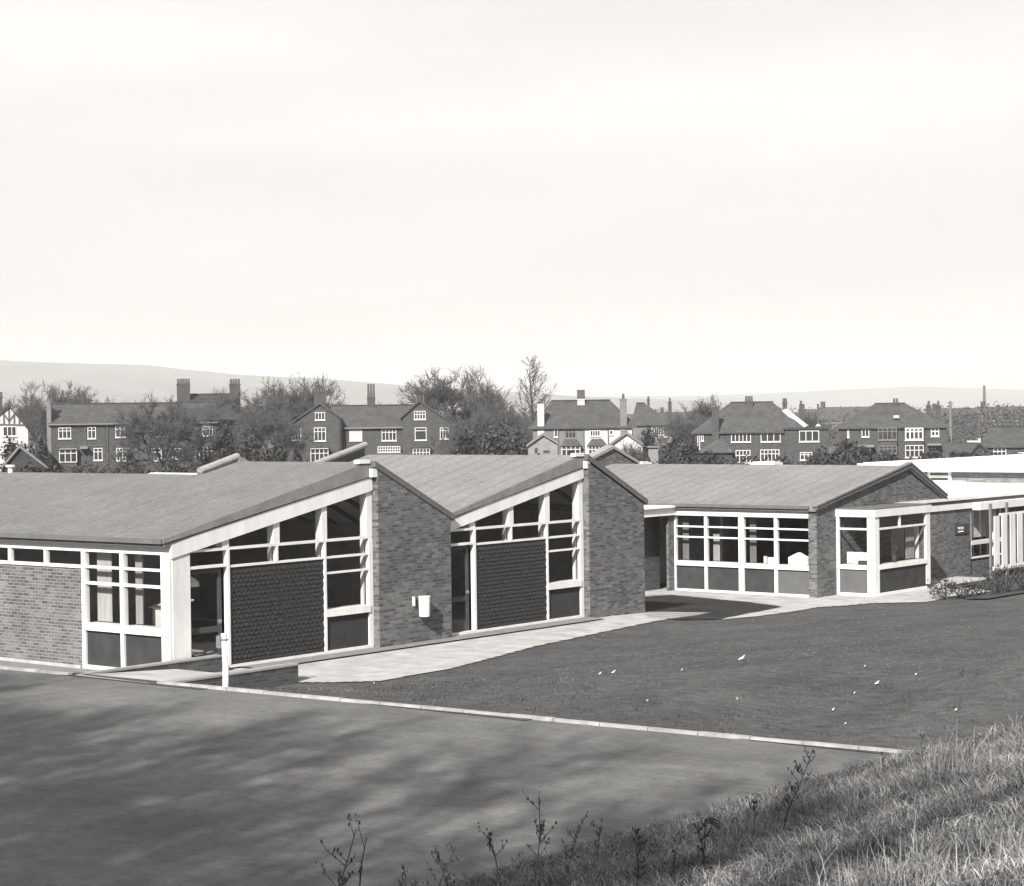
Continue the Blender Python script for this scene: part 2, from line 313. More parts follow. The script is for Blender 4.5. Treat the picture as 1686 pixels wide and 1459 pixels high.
def asphalt():
    m, t, b, o = nodes('worn_asphalt')
    tc = N(t, 'ShaderNodeTexCoord')
    a = N(t, 'ShaderNodeTexNoise', i_Scale=.32, i_Detail=7.0, i_Roughness=.62); t.links.new(tc.outputs['Object'], a.inputs[0])
    mp_ = N(t, 'ShaderNodeMapping'); mp_.inputs['Rotation'].default_value = (0, 0, R(-8)); mp_.inputs['Scale'].default_value = (.6, 1.5, 1); t.links.new(tc.outputs['Object'], mp_.inputs[0])
    c = N(t, 'ShaderNodeTexNoise', i_Scale=1.4, i_Detail=6.0, i_Roughness=.7); t.links.new(mp_.outputs[0], c.inputs[0])
    f = N(t, 'ShaderNodeTexNoise', i_Scale=26, i_Detail=4.0, i_Roughness=.85); t.links.new(tc.outputs['Object'], f.inputs[0])
    v = N(t, 'ShaderNodeTexVoronoi', i_Scale=28); t.links.new(tc.outputs['Object'], v.inputs[0])
    def rg(n, lo, hi, a0=.3, a1=.7, out=0):
        r = N(t, 'ShaderNodeMapRange'); r.inputs[1].default_value = a0; r.inputs[2].default_value = a1; r.inputs[3].default_value = lo; r.inputs[4].default_value = hi; t.links.new(n.outputs[out], r.inputs[0]); return r.outputs[0]
    fac = None
    g_ = N(t, 'ShaderNodeTexNoise', i_Scale=7, i_Detail=5.0, i_Roughness=.75); t.links.new(tc.outputs['Object'], g_.inputs[0])
    for s in (rg(a, .78, 1.32), rg(c, .82, 1.2), rg(f, .7, 1.3), rg(g_, .8, 1.2)):
        if fac is None: fac = s
        else:
            q = N(t, 'ShaderNodeMath', operation='MULTIPLY'); t.links.new(fac, q.inputs[0]); t.links.new(s, q.inputs[1]); fac = q.outputs[0]
    sc = N(t, 'ShaderNodeVectorMath', operation='SCALE'); sc.inputs[0].default_value = tint(.088)[:3]; t.links.new(fac, sc.inputs['Scale'])
    t.links.new(sc.outputs[0], b.inputs['Base Color']); b.inputs['Roughness'].default_value = .85; b.inputs['Specular IOR Level'].default_value = .2
    bp = N(t, 'ShaderNodeBump', i_Strength=.4, i_Distance=.008); t.links.new(f.outputs[0], bp.inputs['Height']); t.links.new(bp.outputs[0], b.inputs['Normal'])
    return m
ASPH = asphalt()

# one sheet reaching the horizon, sinking gently beyond the houses
def far_z(r): return -.75-2.0*sst((r-260)/500)-3.0*sst((r-700)/2500)
rr = np.concatenate([[0.5], np.geomspace(12, 7200, 60)]); th = np.linspace(0, 2*math.pi, 97)[:-1]
Rg, Th = np.meshgrid(rr, th, indexing='ij'); gx = Rg*np.cos(Th); gy = Rg*np.sin(Th)
V = np.stack([gx, gy, far_z(Rg)], -1).reshape(-1, 3); V = np.vstack([V, [[0, 0, -.75]]])
nr, nt_ = Rg.shape; Fs = []
for i in range(nr-1):
    for j in range(nt_): Fs.append((i*nt_+j, (i+1)*nt_+j, (i+1)*nt_+(j+1) % nt_, i*nt_+(j+1) % nt_))
FIELD = plain('far_fields', .085, .95, .4, .012, fine=.25, fscale=.09, spec=.05)
fo = npmesh('ground', V, Fs, FIELD); tag(fo, kind='structure')

in_lawn = lambda x, y: (y > kerb_y(x)+.0) & ~((x < -33.05) & (y > 29.25) & (y < 46.6))
tag(grid('lawn', -46, 6, 26.2, 80, .4, TURF, in_lawn), kind='structure')
tag(grid('grass_bank', -14.5, 12, -24, 30, .4, TURFB, lambda x, y: (y < kerb_y(x)+.3)), kind='structure')
# playground sheet
pg = MB(); pg.box(-60, -14.3, -30, 26.40, .05, .35)
pgo = pg.build('playground', ASPH); tag(pgo, kind='structure')
ext = MB().prism([(-60, 26.40), (-28.9, 26.40), (-14.3, 27.16), (-14.3, 26.40)], 'z', .05, .3499) if False else MB().prism([(-28.9, 26.402), (-14.302, 26.402), (-14.302, 27.14)], 'z', .05, .350).build('playground_edge', ASPH)
tag(ext, kind='structure')
# kerbs: short concrete lengths with open joints
def kerb_run(p, q, name, unit=.91, w_=.12, top=.40):
    b = MB(); p = Vector((p[0], p[1], 0)); q = Vector((q[0], q[1], 0)); d = (q-p); n = max(1, int(d.length/unit)); d /= n; nrm = Vector((-d.y, d.x, 0)).normalized()*w_
    rnd = random.Random(5)
    for i in range(n):
        a = p+d*i+d.normalized()*.008; c = p+d*(i+1)-d.normalized()*.008; j = rnd.uniform(-.006, .006); jt = rnd.uniform(-.006, .006)
        lo = [Vector((*(a+nrm*0).xy, .1)), Vector((*c.xy, .1)), Vector((*(c+nrm).xy, .1)), Vector((*(a+nrm).xy, .1))]
        lo = [v+nrm*j for v in lo]; hi = [v+Vector((0, 0, top-.1+jt)) for v in lo]; b.hexa(lo, hi)
    o = b.build(name, KERBM); tag(o, kind='structure'); return o
kerb_run((-30.2, 26.33), (-14.2, 27.17), 'kerb')
kerb_run((-14.18, 27.2), (-14.18, 5), 'bank_kerb', top=.385)
kerb_run((-36.4, 26.03), (-32.75, 26.22), 'kerb_by_facade')

def poly_sheet(name, pts, mat, dz=.03, step=.35):
    pts = np.array(pts, float)
    def inside(x, y):
        c = np.zeros(len(x), bool); n = len(pts); j = n-1
        for i in range(n):
            xi, yi = pts[i]; xj, yj = pts[j]
            k = ((yi > y) != (yj > y)) & (x < (xj-xi)*(y-yi)/(yj-yi+1e-12)+xi); c ^= k; j = i
        return c
    o = grid(name, pts[:, 0].min(), pts[:, 0].max(), pts[:, 1].min(), pts[:, 1].max(), step, mat, inside, dz); tag(o, kind='structure'); return o
poly_sheet('path', [(-33.3, 30.2), (-30.15, 30.2), (-28.6, 31), (-28.75, 33.5), (-30.0, 38), (-30.75, 43), (-31.2, 46.7), (-31.7, 48.3), (-33.3, 46.9)], CONC, .022, .1)
def on(px, py):
    d = ray(px, py); t = 15.0
    while t < 120:
        if CAMZ+d.z*t < float(ground(d.x*t, d.y*t)): break
        t += .05
    return (d.x*t, d.y*t)
poly_sheet('path_by_wing', [(-44, 54.2), on(1060, 984), on(1105, 981), on(1160, 986), on(1230, 992), on(1288, 1000), on(1187, 1021), on(1240, 1017), on(1345, 1001), on(1440, 994), on(1530, 992), on(1560, 984), (-28.3, 66), (-33.0, 66), (-33.0, 56.4), (-44, 56.4)], CONC, .022, .1)
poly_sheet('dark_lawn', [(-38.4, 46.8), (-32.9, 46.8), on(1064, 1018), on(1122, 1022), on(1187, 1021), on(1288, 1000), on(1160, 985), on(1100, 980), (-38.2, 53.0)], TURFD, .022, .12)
poly_sheet('gravel_strip', [(-60, 26.3), (-32.8, 26.3), (-32.8, 29.3), (-60, 29.3)], GRAVEL, .02, .2)
poly_sheet('gravel_by_windows', [(-33.1, 31.2), (-32.35, 31.2), (-32.3, 38.2), (-32.35, 44.1), (-33.1, 44.1)], GRAVEL, .06, .12)
poly_sheet('planting_bed', [(-28.3, 57.5), (-27.6, 57.5), (-26.5, 72), (-31.2, 72), (-31.2, 62.5), (-28.9, 61)], plain('bed_soil', .035, .95, .3, 3, bump=.03, fine=.4, fscale=20), .05, .2)

# ------------------------------------------------------------------ the school
SX = -33.0
school = empty('school_building', (SX, 29.2, 0), 'low brick school with saw-tooth gabled felt roofs, white framed glass walls and dark tiled panels', 'school')
def sb(b, name, mat, parent=None, label=None, **k):
    return b.build(name, mat, parent or school, label, root=school, **k)
def barX(b, y0, y1, z0, z1, x0=SX-.09, x1=SX+.02): b.box(x0, x1, y0, y1, z0, z1)

def window_gable(Y0, yd0, yd1, p, ymax, bl, br, tl, tr, nm):
    """glazed gable bay in the plane x=SX. p: post intervals; bl/br beam underside (y,z); tl/tr beam top."""
    under = lambda y: bl[1]+(br[1]-bl[1])*(y-bl[0])/(br[0]-bl[0])
    fr = MB()
    barX(fr, yd0-.03, ymax, 2.62, 2.68); barX(fr, p[0][0]+.1, ymax, 2.225, 2.275, x1=SX+.015)
    barX(fr, yd0-.03, p[0][1], 2.255, 2.315, x1=SX+.025)
    fr.v = fr.v; 
    yA, yB = p[2][0]+.07, p[3][0]+.04
    barX(fr, yA, ymax, 1.86, 1.905, x1=SX+.015); barX(fr, yA, ymax, .0, .065, x1=SX+.03); barX(fr, yd0-.03, yA, .0, .06, x1=SX+.028)
    barX(fr, p[0][1]-.08, p[0][1]-.005, .065, 2.62, x1=SX+.03)
    barX(fr, p[1][0]+.07, p[1][0]+.13, 2.275, 2.62); barX(fr, p[2][0]+.06, p[2][0]+.125, .065, 2.62, x1=SX+.022)
    barX(fr, p[3][0]+.06, p[3][1], .065, 2.62, x1=SX+.02)
    fo_ = sb(fr, 'window_wall', WHITE)
    for i, (a, c) in enumerate(p):
        po = MB()
        z0 = 2.68
        po.hexa([(SX-.2, a, z0), (SX+.01, a, z0), (SX+.01, c, z0), (SX-.2, c, z0)], [(SX-.2, a, under(a)+.04), (SX+.01, a, under(a)+.04), (SX+.01, c, under(c)+.04), (SX-.2, c, under(c)+.04)])
        # thick post continues behind the glass line
        if i: po.box(SX-.24, SX-.14, a+.03, a+.08, .1, 2.7)
        sb(po, 'post', WHITE, fo_)
    si = MB(); si.box(SX-.3, SX+.05, yA, p[3][0]+.08, .86, 1.03); sb(si, 'sill', WHITE, fo_)
    pn = MB(); pn.box(SX-.06, SX-.03, yA, p[3][0]+.08, .065, .86); sb(pn, 'infill_panel', PANEL, fo_)
    gl = MB(); gx_ = SX-.045
    gl.quad((gx_, yd0, 2.3), (gx_, p[0][0]+.1, 2.3), (gx_, p[0][0]+.1, under(p[0][0])+.05), (gx_, yd0, under(yd0)+.05))
    gl.quad((gx_, p[0][1]-.05, 2.25), (gx_, ymax, 2.25), (gx_, ymax, under(ymax)), (gx_, p[0][1]-.05, under(p[0][1])))
    gl.quad((gx_, yA, 1.0), (gx_, ymax, 1.0), (gx_, ymax, 2.25), (gx_, yA, 2.25))
    sb(gl, 'pane', GLASS, fo_)
    bm_ = MB(); bm_.hexa([(SX-.12, bl[0], bl[1]), (SX+.06, bl[0], bl[1]), (SX+.06, br[0], br[1]), (SX-.12, br[0], br[1])], [(SX-.12, tl[0], tl[1]), (SX+.06, tl[0], tl[1]), (SX+.06, tr[0], tr[1]), (SX-.12, tr[0], tr[1])])
    sb(bm_, 'gable_beam', WHITE)
    # tile-hung panel
    tl_ = MB(); y0, y1 = p[0][1]+.0, p[2][0]+.05; rnd = random.Random(int(Y0*10))
    bk = MB(); tl_.box(SX-.08, SX-.05, y0, y1, .06, 2.225)
    wd, ex = .15, .1; rows = int(2.16/ex); ncol = int((y1-y0)/wd)+2
    for r_ in range(rows):
        zt = 2.22-r_*ex
        for c_ in range(ncol):
            ya = y0-.5*wd*(r_ % 2)+c_*wd-.02+rnd.uniform(-.004, .004); yb = ya+wd-.008
            a, b2 = max(ya, y0), min(yb, y1)
            if b2-a < .03: continue
            mid = (ya+yb)/2; lift = .04+rnd.uniform(-.007, .009); zb = max(zt-.15+rnd.uniform(-.004, .004), .065); zm = max(zt-.12, .07)
            pts = [(a, zt), (b2, zt), (b2, zm)]+([(min(mid+.03, b2), zb), (max(mid-.03, a), zb)] if a+.03 < mid < b2-.03 else [])+[(a, zm)]
            f = lambda q: SX-.045+lift*((zt-q[1])/.155)
            lo = [(f(q), q[0], q[1]) for q in pts]; hi = [(f(q)+.012, q[0], q[1]) for q in pts]; tl_.hexa(lo, hi)
    sb(tl_, 'hung_tiles', TILE, label='dark panel of overlapping pointed hung tiles')
    # door
    dr = MB(); xd = SX-.1
    for (a, c, e, g) in ((yd0, yd0+.1, .03, 2.25), (yd1-.1, yd1, .03, 2.25), (yd0+.1, yd1-.1, .03, .3), (yd0+.1, yd1-.1, 2.13, 2.25), (yd0+.1, yd1-.1, .82, .95)): dr.box(xd-.04, xd, a, c, e, g)
    do = sb(dr, 'door', DARKW, label='dark framed glazed door')
    sb(MB().quad((xd-.02, yd0+.1, .3), (xd-.02, yd1-.1, .3), (xd-.02, yd1-.1, 2.13), (xd-.02, yd0+.1, 2.13)), 'door_pane', GLASS, do)
    hn = MB(); hn.box(xd, xd+.05, yd1-.08, yd1-.05, 1.0, 1.08); hn.box(xd+.035, xd+.055, yd1-.16, yd1-.05, 1.04, 1.065); sb(hn, 'handle', COPING, do)
    return fo_
p1 = [(30.73, 30.93), (32.31, 32.5), (33.88, 34.05), (35.4, 35.6)]
window_gable(29.2, 29.78, 30.78, p1, 35.58, (29.2, 2.53), (35.58, 3.77), (29.2, 2.87), (35.58, 4.1), 1)
p2 = [(39.24, 39.46), (40.82, 41.02), (42.35, 42.56), (43.84, 44.04)]
window_gable(38.4, 38.46, 39.3, p2, 44.03, (38.3, 2.62), (44.03, 3.79), (38.3, 2.94), (44.03, 4.07), 2)
# corner pier, painted
sb(MB().box(SX-.3, SX+.03, 29.24, 29.75, -.02, 2.62), 'corner_pier', WHITE2)
# brick gable piers
def gable_brick(y0, y1, zp, ze, ypk, x0=SX-.15, x1=SX+.2, zb=-.6):
    b = MB(); b.prism([(y0, zb), (y1, zb), (y1, ze), (ypk, zp), (y0, zp)], 'x', x0, x1); return sb(b, 'brick_wall', BRICK)
gable_brick(35.61, 38.27, 4.27, 2.98, 35.66)
gable_brick(44.06, 46.66, 4.2, 2.98, 44.1)
# main block flank wall (faces the gap before the far wing) and its return
sb(MB().box(-48, SX-.16, 46.35, 46.66, -.6, 2.95), 'side_wall', BRICK)

def slab(yA, zA, yB, zB, x0, x1, th=.16, mat=FELT2, name='roof', label=None):
    b = MB(); b.prism([(yA, zA), (yB, zB), (yB, zB-th), (yA, zA-th)], 'x', x0, x1); return sb(b, name, mat, label=label)
XV = SX+.09
# roof 1
slab(28.98, 2.955, 35.46, 4.45, -37.5, XV-.02, mat=FELT1, label='smooth grey felt slope nearest the playground')
slab(28.98, 2.955, 34.2, 4.16, -62, -37.5, mat=FELT1, label='long smooth grey felt slope running out of the frame')
slab(34.2, 4.16, 38.33, 3.03, -62, -37.5)
slab(35.46, 4.45, 38.36, 3.05, -37.5, SX+.1)
# roof 2
slab(38.37, 3.05, 44.0, 4.42, -41, XV-.02, label='jointed felt slope between the two brick gables')
slab(44.0, 4.42, 46.78, 3.1, -41, SX+.1)
# verges (dark trims) along the gables
def verge(yA, zA, yB, zB, x0, x1, h0, h1, mat=VERGE, up=.02):
    b = MB(); b.prism([(yA, zA+up), (yB, zB+up), (yB, zB-h1), (yA, zA-h0)], 'x', x0, x1); return sb(b, 'verge_trim', mat)
verge(28.95, 2.95, 35.5, 4.45, XV-.03, XV+.0, .08, .34, mat=VERGE2)
verge(38.37, 3.05, 44.0, 4.42, XV-.03, XV+.0, .08, .32, mat=VERGE2)
verge(35.5, 4.46, 38.4, 3.04, SX+.1, SX+.235, .13, .13)
verge(44.0, 4.43, 46.82, 3.08, SX+.1, SX+.235, .13, .13)
# ridge cappings, white block at the front end
for yr, zr in ((35.42, 4.45), (43.96, 4.42)):
    sb(MB().box(XV-.14, XV+.03, yr-.36, yr+.03, zr-.03, zr+.06), 'ridge_cap', WHITE)
    sb(MB().box(SX+.06, SX+.19, yr+.02, yr+.2, zr-.36, zr-.16), 'ridge_bracket', WHITE2)
# eave gutter on the left facade
sb(MB().box(-62, XV-.03, 28.9, 28.98, 2.86, 2.965), 'gutter', VERGE)
# left facade
Y = 29.2
lb = MB(); lb.box(-62, -35.97, Y-.0, Y+.22, -.5, 2.24); sb(lb, 'facade_brick_wall', BRICKL)
sb(MB().box(-62, -35.99, Y-.05, Y, -.5, .03), 'plinth', CONC)
sb(MB().box(-62, SX+.02, Y-.02, Y+.12, 2.6, 2.87), 'fascia', WHITE)
fr = MB()
fr.box(-62, -35.91, Y-.03, Y+.08, 2.22, 2.29); x = -35.97
for xm in (-37.22, -38.53, -39.8, -41.1, -42.4, -43.7, -45): fr.box(xm-.045, xm+.045, Y-.02, Y+.08, 2.29, 2.6)
hw = sb(fr, 'high_window', WHITE); sb(MB().quad((-62, Y+.04, 2.27), (-36, Y+.04, 2.27), (-36, Y+.04, 2.62), (-62, Y+.04, 2.62)), 'pane', GLASS, hw)
fr = MB()
for a, c in ((-35.92, -35.81), (-34.61, -34.5), (-33.26, SX+.02)): fr.box(a, c, Y-.04, Y+.1, -.02 if c > -34 else -.03, 2.6)
for a, c, d in ((2.235, 2.29, -.02), (1.87, 1.93, -.03), (-.03, .06, -.05)):
    fr.box(-35.81, -34.61, Y+d, Y+.08, a, c); fr.box(-34.5, -33.26, Y+d, Y+.08, a, c)
ff = sb(fr, 'facade_window', WHITE)
si = MB(); si.box(-35.81, -34.61, Y-.06, Y+.3, .84, 1.0); si.box(-34.5, -33.26, Y-.06, Y+.3, .84, 1.0); sb(si, 'sill', WHITE, ff)
for a, c in ((-35.81, -34.61), (-34.5, -33.26)): sb(MB().box(a, c, Y+.02, Y+.05, .06, .84), 'infill_panel', PANEL, ff)
sb(MB().quad((-35.81, Y+.03, 1.0), (-33.26, Y+.03, 1.0), (-33.26, Y+.03, 2.6), (-35.81, Y+.03, 2.6)), 'pane', GLASS, ff)

# interior shells
def room(x0, x1, y0, y1, z0, z1, back=INT_W):
    b = MB(); b.box(x0, x0+.1, y0, y1, z0, 2.7); b.box(x0+.1, x1, y1-.1, y1, z0, 2.75)
    sb(b, 'inner_wall', back); sb(MB().box(x0+.1, x1, y0, y1-.1, z0-.12, z0-.01), 'inner_floor', INT_F)
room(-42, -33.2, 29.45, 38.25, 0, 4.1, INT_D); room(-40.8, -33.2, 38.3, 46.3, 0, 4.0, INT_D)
ce = MB()
for (ya, za, yb, zb) in ((29.3, 2.98, 35.4, 4.36), (35.5, 4.36, 38.2, 3.05), (38.45, 3.0, 43.95, 4.3), (44.05, 4.3, 46.3, 3.2)):
    ce.prism([(ya, za-.22), (yb, zb-.22), (yb, zb-.24), (ya, za-.24)], 'x', -40.7, -33.15)
sb(ce, 'ceiling_lining', plain('pale_ceiling', .7, .9, .05))
for (ya, za, yb, zb) in ((35.5, 4.36, 38.2, 3.05), (44.05, 4.3, 46.3, 3.2)):
    for k in range(9):
        x = -33.9-k*.95; rf = MB(); rf.prism([(ya-.1, za-.24), (yb, zb-.24), (yb, zb-.34), (ya-.1, za-.34)], 'x', x, x+.07); sb(rf, 'rafter', DARKW)
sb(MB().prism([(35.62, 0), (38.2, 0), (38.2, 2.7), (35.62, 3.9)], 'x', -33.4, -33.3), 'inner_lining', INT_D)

# roof upstands between ranges (pale rolled copings)
def upstand(x, yA, zA, yB, zB, h, w_=.3, two=False):
    b = MB(); b.prism([(yA, zA-.1), (yB, zB-.1), (yB, zB+h*.5), (yA, zA+h*.4)], 'x', x-.1, x+.06); sb(b, 'roof_upstand', VERGE)
    c = MB(); c.tube([(x, yA, zA+h*.75), (x, yB, zB+h)], .1, 10); sb(c, 'coping_roll', COPING, smooth=False)
upstand(-37.5, 34.2, 4.18, 35.5, 4.5, .07)
sb(MB().prism([(35.45, 4.6), (35.9, 4.4), (35.9, 4.2), (35.45, 4.3)], 'x', -37.6, -37.4), 'coping_end', COPING)
def stack_gable(x, yA, zA, yB, zB, yC, zC, depth=5, brick_=True):
    """raised brick gable with its own roof behind"""
    b = MB(); b.prism([(yA, zA-1.2), (yC, zC-1.2), (yC, zC), (yB, zB), (yA, zA)], 'x', x-depth, x); sb(b, 'raised_gable_wall', BRICK)
    c = MB(); c.prism([(yA-.1, zA), (yB, zB), (yC+.1, zC), (yC+.1, zC+.1), (yB, zB+.12), (yA-.1, zA+.1)], 'x', x-depth, x+.08); sb(c, 'raised_gable_roof', COPING)
# second range: apexes surveyed on their ridges
sb(MB().prism([(38.4, 0), (46.6, 0), (46.6, 3.0), (44, 4.28), (38.4, 2.95)], 'x', -41.1, -40.9), 'end_wall', BRICK)
sb(MB().prism([(40.6, 3.5), (43.92, 4.32), (43.92, 4.62), (40.6, 3.8)], 'x', -41.05, -40.95), 'roof_upstand', VERGE)
sb(MB().tube([(-40.85, 41.3, 4.1), (-40.85, 43.85, 4.72)], .09, 10), 'coping_roll', COPING)
stack_gable(-45.3, 59.6, 3.4, 62.4, 4.22, 64.6, 3.35, .35)
vt = MB(); vt.tube([(-45, 34.17, 3.9), (-45, 34.17, 4.3)], .07, 8); vt.tube([(-45, 34.17, 4.3), (-45, 34.17, 4.36)], .13, 10); sb(vt, 'roof_vent', WHITE2)

# ---- far wing (floor .40 lower)
Z3 = -.40; Y3 = 56.3; XW = -32.8
slab(56.08, 2.5, 62.4, 3.64, -64, XW+.05, label='felt slope of the far wing')
slab(62.4, 3.64, 65.05, 2.52, -64, XW+.08)
sb(MB().box(-64, XW-.2, 56.0, 56.08, 2.41, 2.51), 'gutter', VERGE)
gw = MB(); gw.prism([(56.2, -.9), (67.1, -.9), (67.1, 1.95), (65.0, 1.95), (65.0, 2.38), (62.4, 3.5), (56.2, 2.36)], 'x', XW-.3, XW); sb(gw, 'brick_wall', BRICK, label='far brick gable wall with a shallow bay window')
vb = MB(); vb.prism([(56.05, 2.4), (62.4, 3.55), (65.1, 2.38), (65.1, 2.5), (62.4, 3.71), (56.05, 2.54)], 'x', XW-.02, XW+.12); sb(vb, 'verge_trim', VERGE)
sb(MB().prism([(56.0, 2.5), (62.4, 3.7), (65.1, 2.5), (65.1, 2.54), (62.4, 3.76), (56.0, 2.55)], 'x', XW-.04, XW+.15), 'coping', VERGE2)
fr = MB(); xs = [(-38.38, -38.27), (-37.12, -37.02), (-35.78, -35.58), (-34.42, -34.31), (-33.08, -32.84)]
for i, (a, c) in enumerate(xs): fr.box(a, c, Y3-.04, Y3+.1, -.42, 2.11)
for k in range(4):
    a, c = xs[k][1], xs[k+1][0]
    for z0, z1, d in ((1.715, 1.765, -.02), (1.365, 1.415, -.02), (-.42, -.35, -.05)): fr.box(a, c, Y3+d, Y3+.08, z0, z1)
fw = sb(fr, 'long_window', WHITE); si = MB()
for k in range(4): si.box(xs[k][1], xs[k+1][0], Y3-.06, Y3+.3, .43, .58)
sb(si, 'sill', WHITE, fw)
for k in range(4): sb(MB().box(xs[k][1], xs[k+1][0], Y3+.02, Y3+.05, -.35, .43), 'infill_panel', PANEL if k < 3 else PANELG, fw, label=None if k < 3 else 'lighter grey panel under the toy house')
sb(MB().quad((-38.3, Y3+.03, .5), (-33, Y3+.03, .5), (-33, Y3+.03, 2.12), (-38.3, Y3+.03, 2.12)), 'pane', GLASS, fw)
sb(MB().box(-38.4, XW-.02, Y3-.08, Y3+.12, 2.11, 2.36), 'fascia', WHITE)
sb(MB().box(-38.4, XW-.02, Y3-.03, Y3+.1, 2.36, 2.42), 'soffit_board', COPING)
sb(MB().box(-38.4, -33.2, Y3-.03, Y3+.04, -.8, -.42), 'footing', BRICKD)
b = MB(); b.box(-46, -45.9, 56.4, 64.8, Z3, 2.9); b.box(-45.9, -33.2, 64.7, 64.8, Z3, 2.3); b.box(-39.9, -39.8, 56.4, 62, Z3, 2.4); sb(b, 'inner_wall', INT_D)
sb(MB().box(-45.9, -33.15, 56.35, 64.7, Z3-.15, Z3-.02), 'inner_floor', INT_F)
# link between main block and far wing: recessed porch
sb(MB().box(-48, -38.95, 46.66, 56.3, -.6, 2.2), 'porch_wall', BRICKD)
sb(MB().box(-48, -38.1, 53.4, 56.2, 2.38, 2.44), 'porch_roof', FLATW)
sb(MB().box(-38.5, -38.2, 53.2, 56.24, 2.12, 2.37), 'porch_beam', WHITE)
sb(MB().box(-48, -38.95, 46.66, 53.4, 2.2, 2.34), 'link_roof', FLATW)
sb(MB().box(-38.42, -38.3, 53.45, 53.57, -.5, 2.12), 'porch_post', WHITE)
sb(MB().box(-38.4, -38.3, 55.9, 56.2, -.6, 2.12), 'porch_return', BRICK)
# bay window
bx0, bx1, by0, by1 = XW, -31.4, 57.45, 61.25; zb0, zt = -.42, 2.12
fr = MB()
fr.box(bx0, bx0+.1, by0, by0+.08, zb0, zt); fr.box(bx1-.28, bx1, by0, by0+.3, zb0, zt); fr.box(bx1-.09, bx1, by1-.28, by1, zb0+.15, zt)
for z0, z1, d in ((1.7, 1.76, 0), (zb0, zb0+.09, .02)):
    fr.box(bx0+.1, bx1-.28, by0-d, by0+.08, z0, z1); fr.box(bx1-.08, bx1+d, by0+.3, by1-.28, z0, z1)
fr.box(bx1-.08, bx1-.01, 59.15, 59.22, 1.76, zt)
bw_ = sb(fr, 'bay_window', WHITE)
si = MB(); si.box(bx0+.1, bx1-.28, by0-.03, by0+.3, .43, .57); si.box(bx1-.35, bx1+.03, by0+.3, by1-.28, .43, .57); sb(si, 'sill', WHITE, bw_)
sb(MB().box(bx0+.1, bx1-.28, by0+.03, by0+.06, zb0+.09, .43), 'infill_panel', PANELG, bw_); sb(MB().box(bx1-.06, bx1-.03, by0+.3, by1-.28, zb0+.09, .43), 'infill_panel', PANEL, bw_)
g = MB(); g.quad((bx0+.1, by0+.04, .5), (bx1-.28, by0+.04, .5), (bx1-.28, by0+.04, zt), (bx0+.1, by0+.04, zt)); g.quad((bx1-.04, by0+.3, .5), (bx1-.04, by1-.28, .5), (bx1-.04, by1-.28, zt), (bx1-.04, by0+.3, zt)); sb(g, 'pane', GLASS, bw_)
fs = MB(); fs.box(bx0, bx1+.04, by0-.04, by0+.1, zt, 2.36); fs.box(bx1-.1, bx1+.04, by0+.1, by1+.04, zt, 2.36); sb(fs, 'fascia', WHITE, bw_)
sb(MB().box(bx0, bx1-.02, by0+.02, by1, -.8, zb0), 'footing', COPING, bw_)
sb(MB().box(bx0+.0, bx1-.09, by1-.1, by1, zb0, zt), 'cheek_wall', BRICK, bw_)
bi = MB(); bi.box(-32.79, -32.3, 61.1, 61.13, .57, 1.6); bi.box(-32.1, -31.75, 61.1, 61.13, .57, 1.7); sb(bi, 'inner_board', WHITE, bw_)
sb(MB().box(-32.7, -31.75, 57.95, 57.98, .57, .95), 'counter', WHITE, bw_); sb(MB().box(-32.7, -31.6, 57.4, 61.2, 2.2, 2.25), 'bay_ceiling', WHITE, bw_)
# canopy roof strip over the bay running right, second fascia past the bay
sb(MB().box(XW+.0, XW+.1, 59.0, 80, 2.3, 2.4), 'roof_edge', WHITE)
sb(MB().box(XW, bx1+.02, by0-.06, by1+.06, 2.362, 2.4), 'bay_roof', VERGE, bw_)
sb(MB().box(XW+.0, XW+.06, 61.32, 67.2, 1.97, 2.17), 'fascia', WHITE)
sb(MB().box(XW+.0, XW+.04, 61.32, 80, 2.172, 2.298), 'upper_board', VERGE)
sb(MB().box(XW+.03, XW+.36, 67.2, 80, 1.9, 2.168), 'fascia', WHITE)
sb(MB().box(-46, XW-.002, 65.2, 84, 2.28, 2.39), 'flat_roof', FLATW)
# entrance recess right of the nameplate wall
Xe = XW-.1
en = MB(); en.box(Xe-.3, Xe, 67.1, 80, -.9, .12); en.box(Xe-.3, Xe, 70.3, 80, .12, 2.0); sb(en, 'entrance_brick_wall', BRICK)
fr = MB(); fr.box(Xe-.1, Xe+.05, 67.1, 67.28, .12, 1.95); fr.box(Xe-.1, Xe+.06, 67.28, 70.3, .62, .76); fr.box(Xe-.1, Xe+.05, 67.28, 70.3, .12, .17); fr.box(Xe-.1, Xe+.05, 69.2, 69.3, .17, 1.95)
ew = sb(fr, 'entrance_window', WHITE); sb(MB().quad((Xe-.05, 67.2, .15), (Xe-.05, 70.3, .15), (Xe-.05, 70.3, 1.98), (Xe-.05, 67.2, 1.98)), 'pane', GLASS, ew)
sb(MB().box(Xe-2.2, Xe-2.1, 67.1, 71, -.4, 2.2), 'inner_wall', INT_D)

